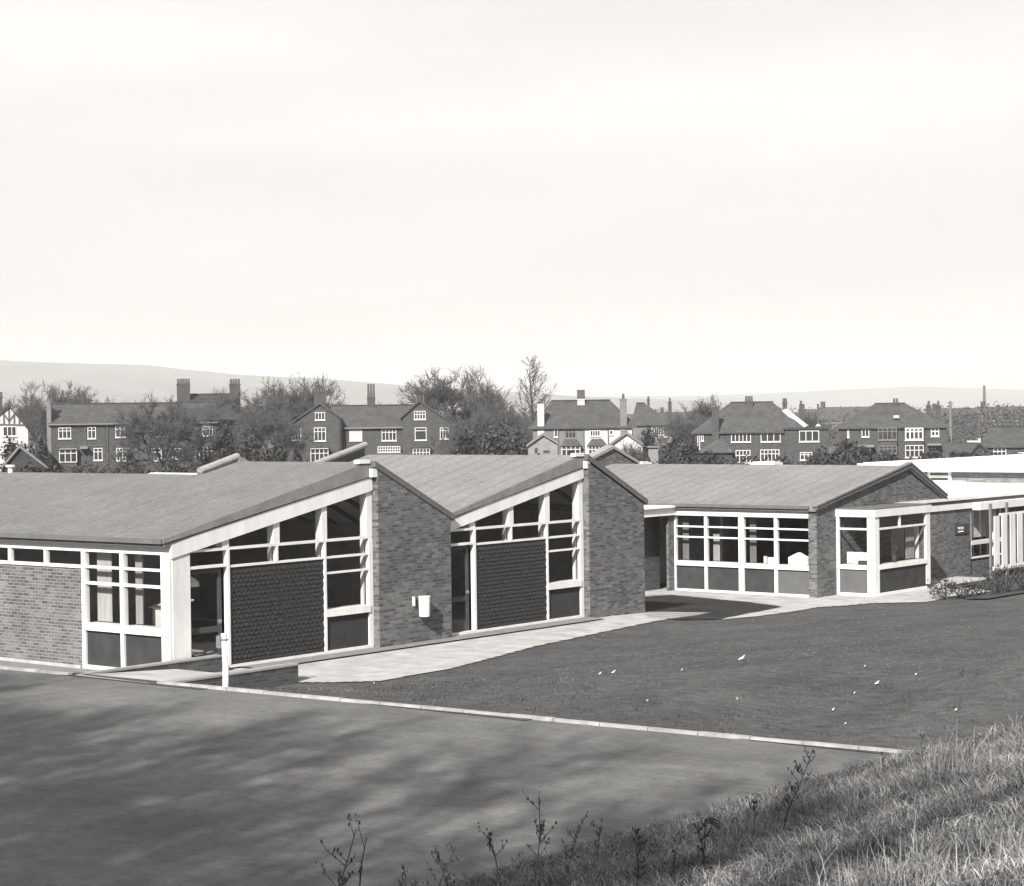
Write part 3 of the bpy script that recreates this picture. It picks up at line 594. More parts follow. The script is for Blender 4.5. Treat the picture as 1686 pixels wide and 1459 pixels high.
# ---- things at or in the windows
def curtain(x0, x1, y0, y1, z0, z1, label, axis='x', n=7, grp=None, mat=CURT):
    b = MB(); pts = []; 
    for k in range(n*2+1):
        t = k/(n*2); o = .025*(1 if k % 2 else -1)
        pts.append((x0+(x1-x0)*t, y0+o) if axis == 'x' else (x0+o, y0+(y1-y0)*t))
    for i in range(len(pts)-1):
        a, c = pts[i], pts[i+1]; b.quad((a[0], a[1], z0), (c[0], c[1], z0), (c[0], c[1], z1), (a[0], a[1], z1))
    o = b.build('curtain', mat); centred(o); tag(o, label, 'curtain', grp)
curtain(-35.75, -35.25, 29.5, 29.5, 1.02, 2.58, 'pale curtain drawn at the left side of the playground corner window')
curtain(-34.45, -34.22, 29.5, 29.5, 1.02, 2.58, 'narrow pale curtain behind the middle mullion of the corner window')
curtain(-38.2, -37.95, 56.62, 56.62, .6, 2.1, 'grey curtain at the left end of the long four bay window', mat=plain('grey_curtain', .16, .9, .2, 9, stretch=(3, 3, .15)))
curtain(-36.98, -36.72, 56.62, 56.62, .6, 1.5, 'bunched pale curtain in the second bay of the long window')
curtain(-35.55, -35.3, 56.62, 56.62, .6, 2.1, 'grey pleated curtain beside the wide mullion of the long window', mat=MATS['grey_curtain'])
curtain(-33.15, -33.15, 67.3, 69.1, .85, 1.92, 'short net curtain in the upper half of the entrance window', axis='y', n=12)
curtain(-31.8, -31.8, 60.3, 60.85, .6, 1.7, 'darker pleated curtain at the right end of the bay window', axis='y', n=6, mat=MATS['grey_curtain'])
def simple(name, b, mat, label, cat, **k): o = b.build(name, mat, **k); centred(o); return tag(o, label, cat)
# toy house on the sill
th_ = empty('toy_house', (-33.62, 56.52, .6), 'white paper toy house on the sill in the last bay of the long window', 'toy house')
WP = plain('white_card', .75, .8, .04)
MB().prism([(-34.0, .6), (-33.3, .6), (-33.3, .82), (-33.65, .98), (-34.0, .82)], 'y', 56.44, 56.62).build('house_front', WP, th_)
MB().box(-33.8, -33.55, 56.435, 56.442, .72, .735).build('printed_line', DARKW, th_)
simple('card_box', MB().box(-34.78, -34.55, 56.45, 56.6, .6, .79), WP, 'small white card box standing on the long window sill', 'box')
simple('carton', MB().box(-34.93, -34.86, 56.45, 56.55, .6, .82), WP, 'narrow upright white carton beside the card box on the sill', 'carton')
lp = empty('pendant_lamp', (-33.85, 30.5, 2.7), 'white dome lamp shade hanging inside the corner window', 'lamp')
MB().tube([(-33.85, 30.5, 2.02), (-33.85, 30.5, 2.95)], .012, 6).build('flex', DARKW, lp)
MB().tube([(-33.85, 30.5, 1.8), (-33.85, 30.5, 1.9), (-33.85, 30.5, 1.99), (-33.85, 30.5, 2.03)], [.24, .22, .12, .03], 16).build('lamp_shade', WP, lp)
bc = empty('shelf_unit', (-34.1, 30.3, 0), 'pale low shelf unit with sloping top behind the corner window', 'shelf')
b = MB(); b.box(-34.5, -33.9, 30.0, 30.04, 0, 1.32); b.box(-34.5, -34.46, 30.04, 30.6, 0, 1.32); b.box(-33.94, -33.9, 30.04, 30.6, 0, 1.25); b.build('carcass', plain('pale_wood', .4, .6, .1), bc)
MB().prism([(29.95, 1.33), (30.65, 1.47), (30.65, 1.5), (29.95, 1.36)], 'x', -34.55, -33.85).build('top', MATS['pale_wood'], bc)
def desk(loc, label):
    d = empty('desk', loc, label, 'desk', 'desks behind the glass walls'); x, y, z = loc
    MB().box(x-.3, x+.3, y-.55, y+.55, .7, .74).build('desk_top', MATS['pale_wood'], d)
    for sx in (-.26, .26):
        for sy in (-.5, .5): MB().box(x+sx-.02, x+sx+.02, y+sy-.02, y+sy+.02, 0, .7).build('leg', METAL, d)
desk((-34.6, 30.9, 0), 'pale topped desk behind the door nearest the playground')
desk((-34.0, 34.8, 0), 'pale topped desk behind the low window of the near glass wall')
desk((-34.0, 43.3, 0), 'pale topped desk behind the low window of the second glass wall')
vs = empty('vase', (-31.75, 58.7, .57), 'dark vase with sprig of flowers on the bay window sill', 'vase')
MB().tube([(-31.6, 59.1, .57), (-31.6, 59.1, .68), (-31.6, 59.1, .8), (-31.6, 59.1, .86)], [.05, .085, .05, .06], 12).build('pot', DARKW, vs)
b = MB()
for k in range(9):
    a = k*.7; b.tube([(-31.6, 59.1, .85), (-31.6+.07*math.cos(a), 59.1+.07*math.sin(a), 1.0+.03*k)], .008, 4); b.tube([(-31.6+.07*math.cos(a), 59.1+.07*math.sin(a), 1.0+.03*k), (-31.6+.09*math.cos(a), 59.1+.09*math.sin(a), 1.03+.03*k)], .025, 5)
b.build('flowers', DARKW, vs)
simple('radio', MB().box(-32.1, -31.75, 57.6, 57.75, .58, .7), DARKW, 'black box shaped radio on the sill at the left side of the bay', 'radio')

# ---- wall bin
bn = empty('litter_bin', (XW+.2, 37.03, .6), 'white cylindrical litter bin hung on the near brick gable wall', 'litter bin')
MB().tube([(XW+.17, 37.05, .62), (XW+.17, 37.05, .64), (XW+.17, 37.05, 1.1)], [.1, .13, .145], 28).build('bin_body', WHITE, bn, smooth=False)
MB().tube([(XW+.17, 37.05, 1.1), (XW+.17, 37.05, 1.13)], [.155, .155], 20).build('rim', WHITE2, bn)
MB().box(XW+.002, XW+.05, 36.8, 36.85, .9, 1.13).build('bracket', WHITE2, bn)
# ---- nameplate
sg = empty('nameplate', (XW+.03, 66.3, 1.28), 'small black nameplate with faint white lines of lettering on brick by the entrance', 'sign')
MB().box(XW+.004, XW+.04, 65.82, 66.86, 1.08, 1.43).build('plate', DARKW, sg)
b = MB()
for k, (u, v_, h_) in enumerate([(66.05, 1.27, .07), (66.12, 1.25, .09), (66.2, 1.27, .06), (66.28, 1.24, .09), (66.36, 1.26, .08), (66.43, 1.25, .08)]): b.hexa([(XW+.041, u, v_), (XW+.045, u, v_), (XW+.045, u+.03, v_), (XW+.041, u+.03, v_)], [(XW+.041, u+(.025 if k % 2 else -.02), v_+h_), (XW+.045, u+(.025 if k % 2 else -.02), v_+h_), (XW+.045, u+.035, v_+h_), (XW+.041, u+.035, v_+h_)])
for k in range(9): b.box(XW+.041, XW+.045, 66.04+k*.05, 66.075+k*.05, 1.155, 1.19)
b.build('lettering', WP, sg)
# ---- slatted white railing by the entrance
fc = empty('slatted_railing', (-31.4, 67.2, -.15), 'white railing of upright slats standing at the entrance on the right edge', 'railing')
XF = -31.4
MB().box(XF-.03, XF+.03, 66.55, 80, 1.76, 1.83).build('rail', WHITE, fc); MB().box(XF-.03, XF+.03, 65.95, 80, -.16, -.02).build('rail', WHITE, fc)
ys = [66.0, 66.62]+[67.3+.6*k for k in range(12)]
for k, y in enumerate(ys): MB().box(XF+.031, XF+.055, y, y+.42, -.1, 1.758).build('slat', WHITE2, fc)
for y in (65.78, 67.1): MB().box(XF-.05, XF+.02, y, y+.12, -.7, 2.2).build('post', METAL, fc)
for y in (67.1,): pass
# ---- ramp and its low walls
rp = MB(); rp.prism([(26.3, .36), (29.0, .2), (29.0, -.3), (26.3, -.3)], 'x', -32.62, -30.42); rpo = rp.build('ramp', CONC); tag(rpo, kind='structure')
ro = MB().box(-32.62, -30.42, 29.0, 31.0, -.3, .0).build('landing', CONC); tag(ro, kind='structure')
for nm, x0, y0, y1, lab in (('far', -32.9, 26.28, 30.4, 'low dark brick wall along the building side of the ramp'), ('near', -30.42, 26.36, 30.22, 'low dark brick wall with pale coping along the lawn side of the ramp')):
    e = empty('ramp_wall', (x0+.1, y0, 0), lab, 'low wall', 'low walls of the ramp')
    wdt = .2 if nm == 'far' else .24
    MB().box(x0, x0+wdt, y0, y1, -.4, .31).build('brickwork', BRICKD, e); MB().box(x0-.015, x0+wdt+.015, y0-.01, y1+.01, .312, .352).build('coping', COPING, e)
# ---- white post by the kerb
ps = empty('white_post', (-28.55, 26.62, .36), 'weathered white post with small box on its head at the kerb by the ramp', 'post')
MB().tube([(-28.55, 26.62, .2), (-28.54, 26.62, .8), (-28.56, 26.62, 1.2), (-28.56, 26.62, 1.38)], [.055, .06, .055, .055], 10).build('pole', plain('flaking_white', .5, .8, .3, 6, fine=.2, stretch=(1, 1, .5), lo=.35, hi=.5), ps)
MB().box(-28.72, -28.6, 26.55, 26.68, 1.13, 1.36).build('switch_box', METAL, ps); MB().tube([(-28.56, 26.62, 1.38), (-28.56, 26.62, 1.41)], [.075, .065], 12).build('cap', WHITE, ps)
MB().tube([(-28.56, 26.62, 1.28), (-28.56, 26.62, 1.31)], [.07, .07], 12).build('band', METAL, ps)

# ---- flat roofed hall behind, right
hall = empty('hall_building', (-37, 80, -.5), 'flat roofed hall with broad white fascia behind the far brick gable', 'hall')
def hb(b, n, mt, lab=None): return b.build(n, mt, hall, lab)
def xat(px, y): d = ray(px, 770); return y*d.x/d.y
YH = 80.0
hb(MB().box(xat(1432, YH), -28, YH, 100, -.6, 2.86), 'brick_wall', brick('hall_brick', .13, .3, .3))
hb(MB().box(xat(1425, YH)-.2, -27.5, YH-.4, 100.4, 2.862, 3.2), 'fascia', WHITE)
hb(MB().box(xat(1425, YH), -27.7, YH-.2, 100.2, 3.2, 3.24), 'roof', FLATW)
xa, xb = xat(1528, YH), xat(1567, YH); f = MB(); f.box(xa, xa+.12, YH-.06, YH, 2.42, 2.86); f.box(xb-.14, xb, YH-.08, YH, 2.36, 2.86); f.box(xa+.12, xb-.14, YH-.05, YH, 2.6, 2.7); f.box(xa+.12, xb-.14, YH-.05, YH, 2.8, 2.86); f.box(xa+.12, xb-.14, YH-.05, YH, 2.42, 2.47)
fw_ = hb(f, 'window', WHITE); MB().box(xa+.1, xb-.1, YH-.02, YH-.01, 2.44, 2.84).build('pane', DGLASS, fw_, root=hall)
hb(MB().box(xa-.3, xat(1592, YH), YH-1.6, YH-.1, 2.391, 2.47), 'ledge', FLATW)
# white roof lights standing on the far wing's ridge
for (xa, xb, ya, z0, z1, lab) in ((-45.7, -45.15, 64.0, 3.1, 3.63, 'small tilted white rooflight behind the far wing ridge, left of two'), (-40.2, -39.1, 63.8, 3.05, 3.66, 'wider white rooflight box behind the far wing ridge, right of two')):
    e = empty('rooflight', ((xa+xb)/2, ya, z0), lab, 'rooflight', 'white rooflights')
    MB().hexa([(xa, ya, z0), (xb, ya, z0), (xb, ya+.8, z0-.3), (xa, ya+.8, z0-.3)], [(xa+.12, ya+.1, z1), (xb+.06, ya+.1, z1+.06), (xb+.06, ya+.7, z1), (xa+.12, ya+.7, z1-.03)]).build('kerb_box', WHITE, e)
    MB().box(xa+.2, xb-.05, ya+.15, ya+.65, z1+.0, z1+.04).build('glazing', WHITE2, e)

# ================================================================== houses beyond the school
HB = brick('house_brick', .042, .35, .3, bw_=.23, rh=.08, stain=.12)
HBL = brick('light_house_brick', .08, .25, .25, stain=.1)
HBP = brick('pale_block_wall', .15, .12, .12, bw_=.45, rh=.22, stain=.12)
RND = plain('white_render', .33, .8, .07, 1.2)
RNG = plain('grey_render', .11, .85, .12, 1.5)
ROOFT = brick('roof_tiles', .056, .3, .25, bw_=.3, rh=.12, mortar=.02, mv=.035, stain=.2)
ROOFD = brick('dark_roof_tiles', .036, .3, .25, bw_=.3, rh=.12, mortar=.02, mv=.025, stain=.2)
HW = plain('house_window_paint', .42, .6, .03)
BAND = plain('pale_gutter', .12, .7, .1)
POT = plain('chimney_pot', .06, .8, .2)
class House:
    """a house measured off the photograph on its own frontage plane, D metres away."""
    def __init__(s, px, D, name, label, cat='house', group='houses beyond the school', rz=0.0):
        p = spot(px, D); s.px, s.D = px, D; a = math.atan2(p.x, p.y)
        s.e = empty(name, (p.x, p.y, 0), label, cat, group, rz=-a+rz); s.rz = rz
    def X(s, px, dep=0): return (px-s.px)*(s.D+dep)/F
    def Z(s, py, dep=0, px=None): return CAMZ-(py-hor(px if px is not None else s.px))*(s.D+dep)/F
    def part(s, b, name, mat, parent=None, label=None): o = b.build(name, mat, None, label); o.parent = parent or s.e; return o
    def wall(s, x0, x1, yt, d0=0, d1=8, mat=None, name='wall', zb=-.6, label=None):
        return s.part(MB().box(s.X(x0), s.X(x1), d0, d1, zb, s.Z(yt, px=(x0+x1)/2)), name, mat or HB, label=label)
    def side_gable(s, x0, x1, ye, yr, dep=8, mat=None, hipL=0, hipR=0, ov=.3, ovs=.2, band=True, label=None, name='roof'):
        a, b = s.X(x0)-ovs, s.X(x1)+ovs; ze = s.Z(ye, px=(x0+x1)/2); zr = s.Z(yr, dep/2, px=(x0+x1)/2); rl, rr_ = a+(s.X(hipL, dep/2)-a if hipL else 0), b-(b-s.X(hipR, dep/2) if hipR else 0)
        lo = [(a, -ov, ze), (b, -ov, ze), (b, dep+ov, ze), (a, dep+ov, ze)]; m = MB(); n = len(m.v)
        m.v += lo+[(rl, dep/2, zr), (rr_, dep/2, zr)]+[(x, y, z-.15) for x, y, z in lo]
        m.f += [(0, 1, 5, 4), (2, 3, 4, 5), (1, 2, 5), (3, 0, 4), (0, 6, 7, 1), (1, 7, 8, 2), (2, 8, 9, 3), (3, 9, 6, 0), (6, 9, 8, 7)]
        r = s.part(m, name, mat or ROOFT, label=label)
        if band: s.part(MB().box(a, b, -ov-.1, -ov-.003, ze-.16, ze-.03), 'gutter', BAND, r)
        rm = MB(); rm.tube([(rl, dep/2, zr+.03), (rr_, dep/2, zr+.03)], .1, 6); 
        s.part(rm, 'ridge_tiles', ROOFD, r)
        return r
    def front_gable(s, xl, yl, xa, ya, xr, yr, d0=-1, d1=7, mat=None, rmat=None, th=.16, wl=None, wr=None):
        A, B, C = (s.X(xl), s.Z(yl, px=xl)), (s.X(xa), s.Z(ya, px=xa)), (s.X(xr), s.Z(yr, px=xr)); wl = s.X(wl) if wl else A[0]+.25; wr = s.X(wr) if wr else C[0]-.25
        zl = A[1]+(B[1]-A[1])*(wl-A[0])/(B[0]-A[0]); zr = C[1]+(B[1]-C[1])*(C[0]-wr)/(C[0]-B[0])
        s.part(MB().prism([(wl, -.6), (wr, -.6), (wr, zr-.1), (B[0], B[1]-.1), (wl, zl-.1)], 'y', d0, d1), 'gable_wall', mat or HB)
        s.part(MB().prism([A, B, C, (C[0], C[1]-th), (B[0], B[1]-th*1.2), (A[0], A[1]-th)], 'y', d0-.25, d1+.2), 'gable_roof', rmat or ROOFT)
    def chim(s, x0, x1, yt, yb, dep=4, mat=None, pots=2, ph=.5, th=None, pm=None):
        a, b = s.X(x0, dep), s.X(x1, dep); zt = s.Z(yt, dep, (x0+x1)/2); zb = s.Z(yb, dep, (x0+x1)/2)-1.2; th = th or max(.6, (b-a)*.8)
        m = MB().box(a, b, dep-th/2, dep+th/2, zb, zt-.12); m.box(a-.05, b+.05, dep-th/2-.05, dep+th/2+.05, zt-.12+.001, zt)
        c = s.part(m, 'chimney', mat or HB); q = MB()
        for k in range(pots):
            x = a+(b-a)*(k+.5)/pots; c2 = MB().tube([(x, dep, zt-.02), (x, dep, zt+ph*.85), (x, dep, zt+ph)], [.14, .11, .13], 8); s.part(c2, 'chimney_pot', pm or POT, c)
    def win(s, x0, y0, x1, y1, cols=3, tr=.3, d=0.0, mat=None, fw=.07, sill=True, label=None, glass=None):
        a, b = s.X(x0), s.X(x1); t, z = s.Z(y0, px=x0), s.Z(y1, px=x0); m = MB(); y = d-.05
        m.box(a, b, y, d, t-fw, t); m.box(a, b, y, d, z, z+fw*1.2)
        for k in range(cols+1):
            x = a+(b-a-fw)*k/cols; m.box(x, x+fw, y-.003, d, z+fw*1.2, t-fw)
        if tr: zz = t-(t-z)*tr; m.box(a+fw, b-fw, y+.004, d, zz-fw/2, zz+fw/2)
        if sill: m.box(a-.06, b+.06, y-.08, d, z-.07, z-.002)
        o = s.part(m, 'window', mat or HW, label=label); s.part(MB().box(a+.02, b-.02, d-.03, d-.018, z+.02, t-.02), 'pane', glass or DGLASS, o)
    def bay(s, x0, x1, yt, yroof, yb, cols=4, mat=None, dep=.7, roof=True):
        a, b = s.X(x0), s.X(x1); t = s.Z(yt); s.part(MB().box(a, b, -dep, -.001, -.6, s.Z(yb)), 'bay_base', mat or HB)
        s.win(x0, yt, x1, yb, cols, .33, -dep+.05, sill=False)
        r = MB(); zr = s.Z(yroof); r.hexa([(a-.15, -dep-.15, t), (b+.15, -dep-.15, t), (b+.15, -.004, t), (a-.15, -.004, t)], [(a+.35, -.1, zr), (b-.35, -.1, zr), (b-.35, -.005, zr), (a+.35, -.005, zr)])
        s.part(r, 'bay_roof', ROOFT)
    def pipe(s, x, y0, y1, d=-.06): s.part(MB().box(s.X(x)-.05, s.X(x)+.05, d-.05, d, s.Z(y1), s.Z(y0)), 'downpipe', POT)

# A: half-timbered gable at the left edge
h = House(15, 205, 'timbered_house', 'half timbered white gable house cut by the left edge of the picture')
h.front_gable(-12, 690, 15, 668, 42, 703, 0, 8, RND, ROOFD, wl=-8, wr=44)
T = MB()
def tb(xa, ya, xb, yb, w_=.16):
    a = Vector((h.X(xa), 0, h.Z(ya, px=xa))); b = Vector((h.X(xb), 0, h.Z(yb, px=xb))); n = Vector((-(b-a).z, 0, (b-a).x)).normalized()*w_/2
    T.hexa([(a-n)+Vector((0, -.05, 0)), (a+n)+Vector((0, -.05, 0)), (a+n)+Vector((0, -.001, 0)), (a-n)+Vector((0, -.001, 0))], [(b-n)+Vector((0, -.05, 0)), (b+n)+Vector((0, -.05, 0)), (b+n)+Vector((0, -.001, 0)), (b-n)+Vector((0, -.001, 0))])
for q in ((-8, 699, 40, 700), (15, 672, 15, 698), (7, 680, 7, 698), (23, 680, 23, 698), (31, 689, 31, 698), (-1, 688, -1, 698), (15, 694, 8, 684), (15, 694, 22, 684)): tb(*q)
h.part(T, 'timber_frame', POT)
h.win(5, 702, 26, 718, 3, 0); h.win(6, 738, 24, 752, 3, .3); h.chim(-2, 5, 655, 668, 5)
# shed in front
h = House(40, 150, 'garden_shed', 'small gabled shed with pale roof slope below the half timbered house', 'shed', None)
h.front_gable(2, 768, 32, 732, 76, 768, 0, 5, ROOFD, BAND, wl=5, wr=72)

# B: long brick row
h = House(228, 214, 'long_brick_row', 'long brick row of houses with many white windows at the left')
h.wall(88, 175, 697, mat=HB); h.wall(175.1, 352, 697.5, .05, 8); h.side_gable(88, 352, 696, 665, 9, ROOFT)
h.wall(83, 90, 668, -.1, 3, RNG, 'end_chimney_wall'); h.chim(84, 89.5, 659, 668, 1, RNG, 1)
h.wall(352, 398, 690, 1.5, 10, label='dark taller cross wing wall'); h.side_gable(300, 392, 690, 650, 15, ROOFD, band=False, label='higher roof of the cross wing')
h.chim(290, 311, 633, 652, 6, pots=5, ph=.55); h.chim(375, 392, 633, 652, 5, pots=4, ph=.55)
for q in ((101, 704, 121, 722, 3), (147, 703, 160, 722, 2), (191, 701, 213, 720, 3), (255, 704, 270, 719, 2), (292, 702, 302, 716, 2), (330, 702, 347, 718, 3), (156, 737, 170, 757, 2), (192, 737, 212, 758, 4), (245, 738, 264, 758, 3), (281, 738, 297, 755, 3)): h.win(*q)
h.bay(102, 130, 738, 732, 760, 3); h.bay(317, 345, 735, 729, 757, 4)
h.part(MB().box(h.X(98), h.X(172), -.06, -.002, h.Z(733), h.Z(731)), 'string_course', POT)
h.pipe(143.5, 698, 735); h.pipe(149, 735, 768); h.pipe(178, 698, 768); h.pipe(225, 698, 768); h.pipe(354, 698, 768, 1.3)
h.part(MB().box(h.X(135), h.X(147), -1.0, -.001, h.Z(737), h.Z(733)), 'porch_hood', BAND)

# C: twin gables
h = House(610, 218, 'twin_gabled_house', 'brick house pair with two tall front gables and attic windows')
h.side_gable(545, 700, 703, 668, 9, ROOFT, ovs=0); h.wall(545, 700, 703.5)
h.front_gable(466, 705, 528, 663, 563, 688, -1.4, 7); h.front_gable(659, 687, 690, 659, 749, 699, -1.4, 7, wl=662, wr=745)
h.wall(556, 562, 690, -1.3, 3, ROOFD, 'valley_wall')
h.win(520, 679, 536, 692, 3, 0, -1.4); h.win(518, 704, 537, 726, 3, .3, -1.4); h.win(482, 706, 497, 725, 3, .3, -1.4); h.bay(512, 541, 738, 732, 762, 4, dep=2.0)
h.win(575, 707, 596, 726, 3, 0, 0, glass=CURT); h.win(628, 706, 652, 726, 4, .3)
h.win(681, 677, 700, 691, 4, .4, -1.4); h.win(682, 704, 701, 725, 1, .25, -1.4); h.win(723, 704, 737, 723, 3, .25, -1.4); h.bay(678, 706, 738, 731, 758, 5, dep=2.0)
h.win(621, 735, 658, 745, 9, .5, -.6); h.part(MB().box(h.X(618), h.X(661), -.8, -.001, -.6, h.Z(745.5)), 'lean_to', POT)
h.chim(605, 618, 655, 672, 4.5, pots=3, ph=1.5); h.chim(684, 700, 662, 668, 3, pots=3, ph=.8); h.chim(518, 537, 645, 668, 5, pots=4, ph=.4)
h.pipe(748, 700, 768, -1.2); h.pipe(571, 704, 750)

# D: pale semi
h = House(958, 196, 'pale_semi_detached_house', 'pale semi detached house with white rendered right half and hipped roof')
h.wall(877, 960, 704.5, mat=RNG, label='grey rendered left half'); h.wall(960.1, 1040, 704.5, mat=RND, label='white rendered right half'); h.side_gable(873, 1046, 703.5, 660, 9, ROOFT, hipL=908, hipR=1005, band=False)
h.chim(951, 963, 657, 680, 4, RND, pots=4, ph=.9); h.chim(885, 896, 665, 714, .3, RND, pots=1, th=.7); h.chim(1021, 1032, 657, 714, .2, RNG, pots=1, th=.7)
h.win(930, 707, 948, 722, 3, .3, mat=RNG); h.win(912, 707, 918, 720, 1, 0); h.win(971, 705, 988, 719, 4, .3); h.win(1003, 706, 1009, 716, 1, .3)
h.bay(924, 955, 734, 723, 752, 4, RNG); h.bay(968, 997, 734, 723, 752, 5, RND)
h.pipe(918.5, 705, 760); h.pipe(961, 705, 760); h.pipe(1001, 705, 740)
h = House(893, 168, 'pale_garage', 'pale gabled outbuilding with two dark openings in front of the pale semi, left', 'garage', 'outbuildings')
h.front_gable(866, 733, 894, 713, 919, 729, 0, 6, HBP, BAND, wl=869, wr=917)
h.win(879, 737, 885, 747, 1, 0, sill=False, mat=RNG); h.win(893, 741, 905, 747, 1, 0, sill=False, mat=RNG)
h = House(1032, 166, 'white_outbuilding', 'white gabled outbuilding with long pale roof slope in front of the pale semi, right', 'outbuilding', 'outbuildings')
h.front_gable(994, 738, 1031, 711, 1059, 731, 0, 6, RND, RNG, wl=1000, wr=1057)
h.win(1040, 737, 1047, 745, 2, 0)
h = House(1075, 172, 'timber_shed', 'small pale boarded shed beside the white outbuilding', 'shed', 'outbuildings')
h.wall(1067, 1083, 737, 0, 2.5, plain('grey_boards', .14, .8, .25, 5, stretch=(6, 6, .3))); h.part(MB().box(h.X(1065), h.X(1085), -.2, 2.7, h.Z(737)+.002, h.Z(735)), 'roof', BAND)

# E: house behind
h = House(1075, 236, 'far_rendered_house', 'smaller pale walled house with hipped roof behind and right of the white outbuilding')
h.wall(1042, 1106, 699, mat=RNG); h.side_gable(1041, 1108, 699, 664, 9, ROOFT, hipL=1048, hipR=1062, band=False)
h.win(1073, 702, 1092, 717, 5, 0); h.part(MB().box(h.X(1071), h.X(1105), -.05, -.001, h.Z(722), h.Z(718)), 'white_band', RND); h.chim(1100, 1106, 662, 690, 8, pots=1, ph=.5); h.chim(1066, 1070, 658, 668, 8, pots=1, ph=.4)

# F: big hipped house with flat extension
h = House(1240, 206, 'large_hipped_house', 'large dark brick hipped house with flat roofed extension on its right')
h.wall(1145, 1291, 711); h.side_gable(1141, 1327, 711, 663, 10, ROOFT, hipL=1203, hipR=1272, band=False)
h.wall(1291, 1362, 708, -.6, 7, label='flat roofed extension'); h.part(MB().box(h.X(1289), h.X(1364), -.8, 7.2, h.Z(708)+.002, h.Z(704.5)), 'flat_roof_edge', ROOFD)
h.chim(1227, 1240, 662, 680, 4.4, pots=3, ph=.6); h.chim(1173, 1184, 670, 726, .0, pots=1, th=.8, ph=.3)
h.win(1204, 713, 1236, 728, 5, 0); h.win(1252, 713, 1284, 727.5, 3, 0); h.win(1314, 709, 1346, 727, 3, 0, -.6); h.win(1211, 741, 1235, 762, 4, .4); h.win(1251, 740, 1282, 760, 5, .35); h.win(1315, 744, 1335, 757, 3, .3, -.6)
h.win(1149, 715, 1153, 740, 1, 0); h.win(1155, 715, 1159, 726, 1, 0)
m_ = MB(); a, b = h.X(1145), h.X(1209); z0, z1 = h.Z(744), h.Z(722); m_.hexa([(a, -2, z0), (b, -2, z0), (b, -.002, z0), (a, -.002, z0)], [(h.X(1183), -1.1, z1), (h.X(1190), -1.1, z1), (h.X(1190), -.003, z1), (h.X(1183), -.003, z1)]); h.part(m_, 'porch_roof', ROOFT)
h.part(MB().box(h.X(1148), h.X(1206), -1.6, -.002, -.6, z0), 'porch_wall', ROOFD)
pa, pb = Vector((h.X(1291, 4), 3.2, h.Z(674, 4))), Vector((h.X(1326, 0), .6, h.Z(703, 0))); h.part(MB().hexa([pa+Vector((-.3, 0, -.2)), pa+Vector((.1, 0, .0)), pa+Vector((.3, .8, .0)), pa+Vector((-.1, .8, -.2))], [pb+Vector((-.4, 0, -.2)), pb+Vector((.1, 0, .05)), pb+Vector((.3, .8, .05)), pb+Vector((-.2, .8, -.2))]), 'white_hip_flashing', RND)
h.chim(1288, 1295, 664, 680, 9, pots=2, ph=.5); h.pipe(1245, 712, 765)
h = House(1347, 212, 'flue_pole', 'thin dark flue pole with pale foot on the flat extension of the large hipped house', 'flue', None)
h.part(MB().tube([(0, 2, 0), (0, 2, h.Z(665))], .1, 8), 'pipe', POT); h.part(MB().tube([(0, 2, h.Z(702)), (0, 2, h.Z(698))], [.32, .12], 8), 'collar', RND)
h = House(1319, 232, 'chimney_stack_behind', 'dark chimney stack of a hidden house behind the flat extension', 'chimney', None)
h.part(MB().box(h.X(1316), h.X(1323), 0, .7, 0, h.Z(666)), 'stack', HB); h.part(MB().tube([(0, .35, h.Z(666)), (0, .35, h.Z(660))], [.13, .13], 8), 'pot', POT)

# G
h = House(1467, 214, 'bay_windowed_house', 'dark brick hipped house with two square white bay windows left of the telegraph pole')
h.wall(1382, 1555, 703.5); h.side_gable(1377, 1558, 703, 665, 10, ROOFT, hipL=1441, hipR=1490, band=False)
h.chim(1470, 1479, 664, 682, 4.5, pots=2, ph=.5); h.chim(1523, 1531, 668, 685, 7, pots=1, ph=.5); h.chim(1538, 1546, 668, 692, 6, pots=1, ph=.5)
h.part(MB().box(h.X(1471), h.X(1480), .7, .9, h.Z(688), h.Z(684)), 'roof_flashing', RND)
h.win(1397, 707, 1400, 720, 1, 0); h.win(1420, 707, 1432, 719, 2, 0)
for a, c, m2 in ((1446, 1476, RNG), (1489, 1518, HW)):
    h.part(MB().box(h.X(a), h.X(c), -.7, -.001, -.6, h.Z(704)), 'bay', HB); h.win(a, 704, c, 724, 4, .3, -.7, mat=m2, fw=.13 if m2 is HW else .07)
h.win(1447, 733, 1476, 746, 4, .4, -.7, mat=RNG); h.win(1489, 732, 1518, 752, 4, .4, -.7); h.win(1530, 704.5, 1543, 718, 2, .4, fw=.1); h.win(1526, 733, 1538, 745, 2, .4)
h.part(MB().box(h.X(1409), h.X(1440), -1.4, -.001, h.Z(735), h.Z(731)), 'porch_hood', BAND); h.part(MB().box(h.X(1524), h.X(1546), -1.2, -.001, h.Z(733), h.Z(730)), 'door_hood', BAND)
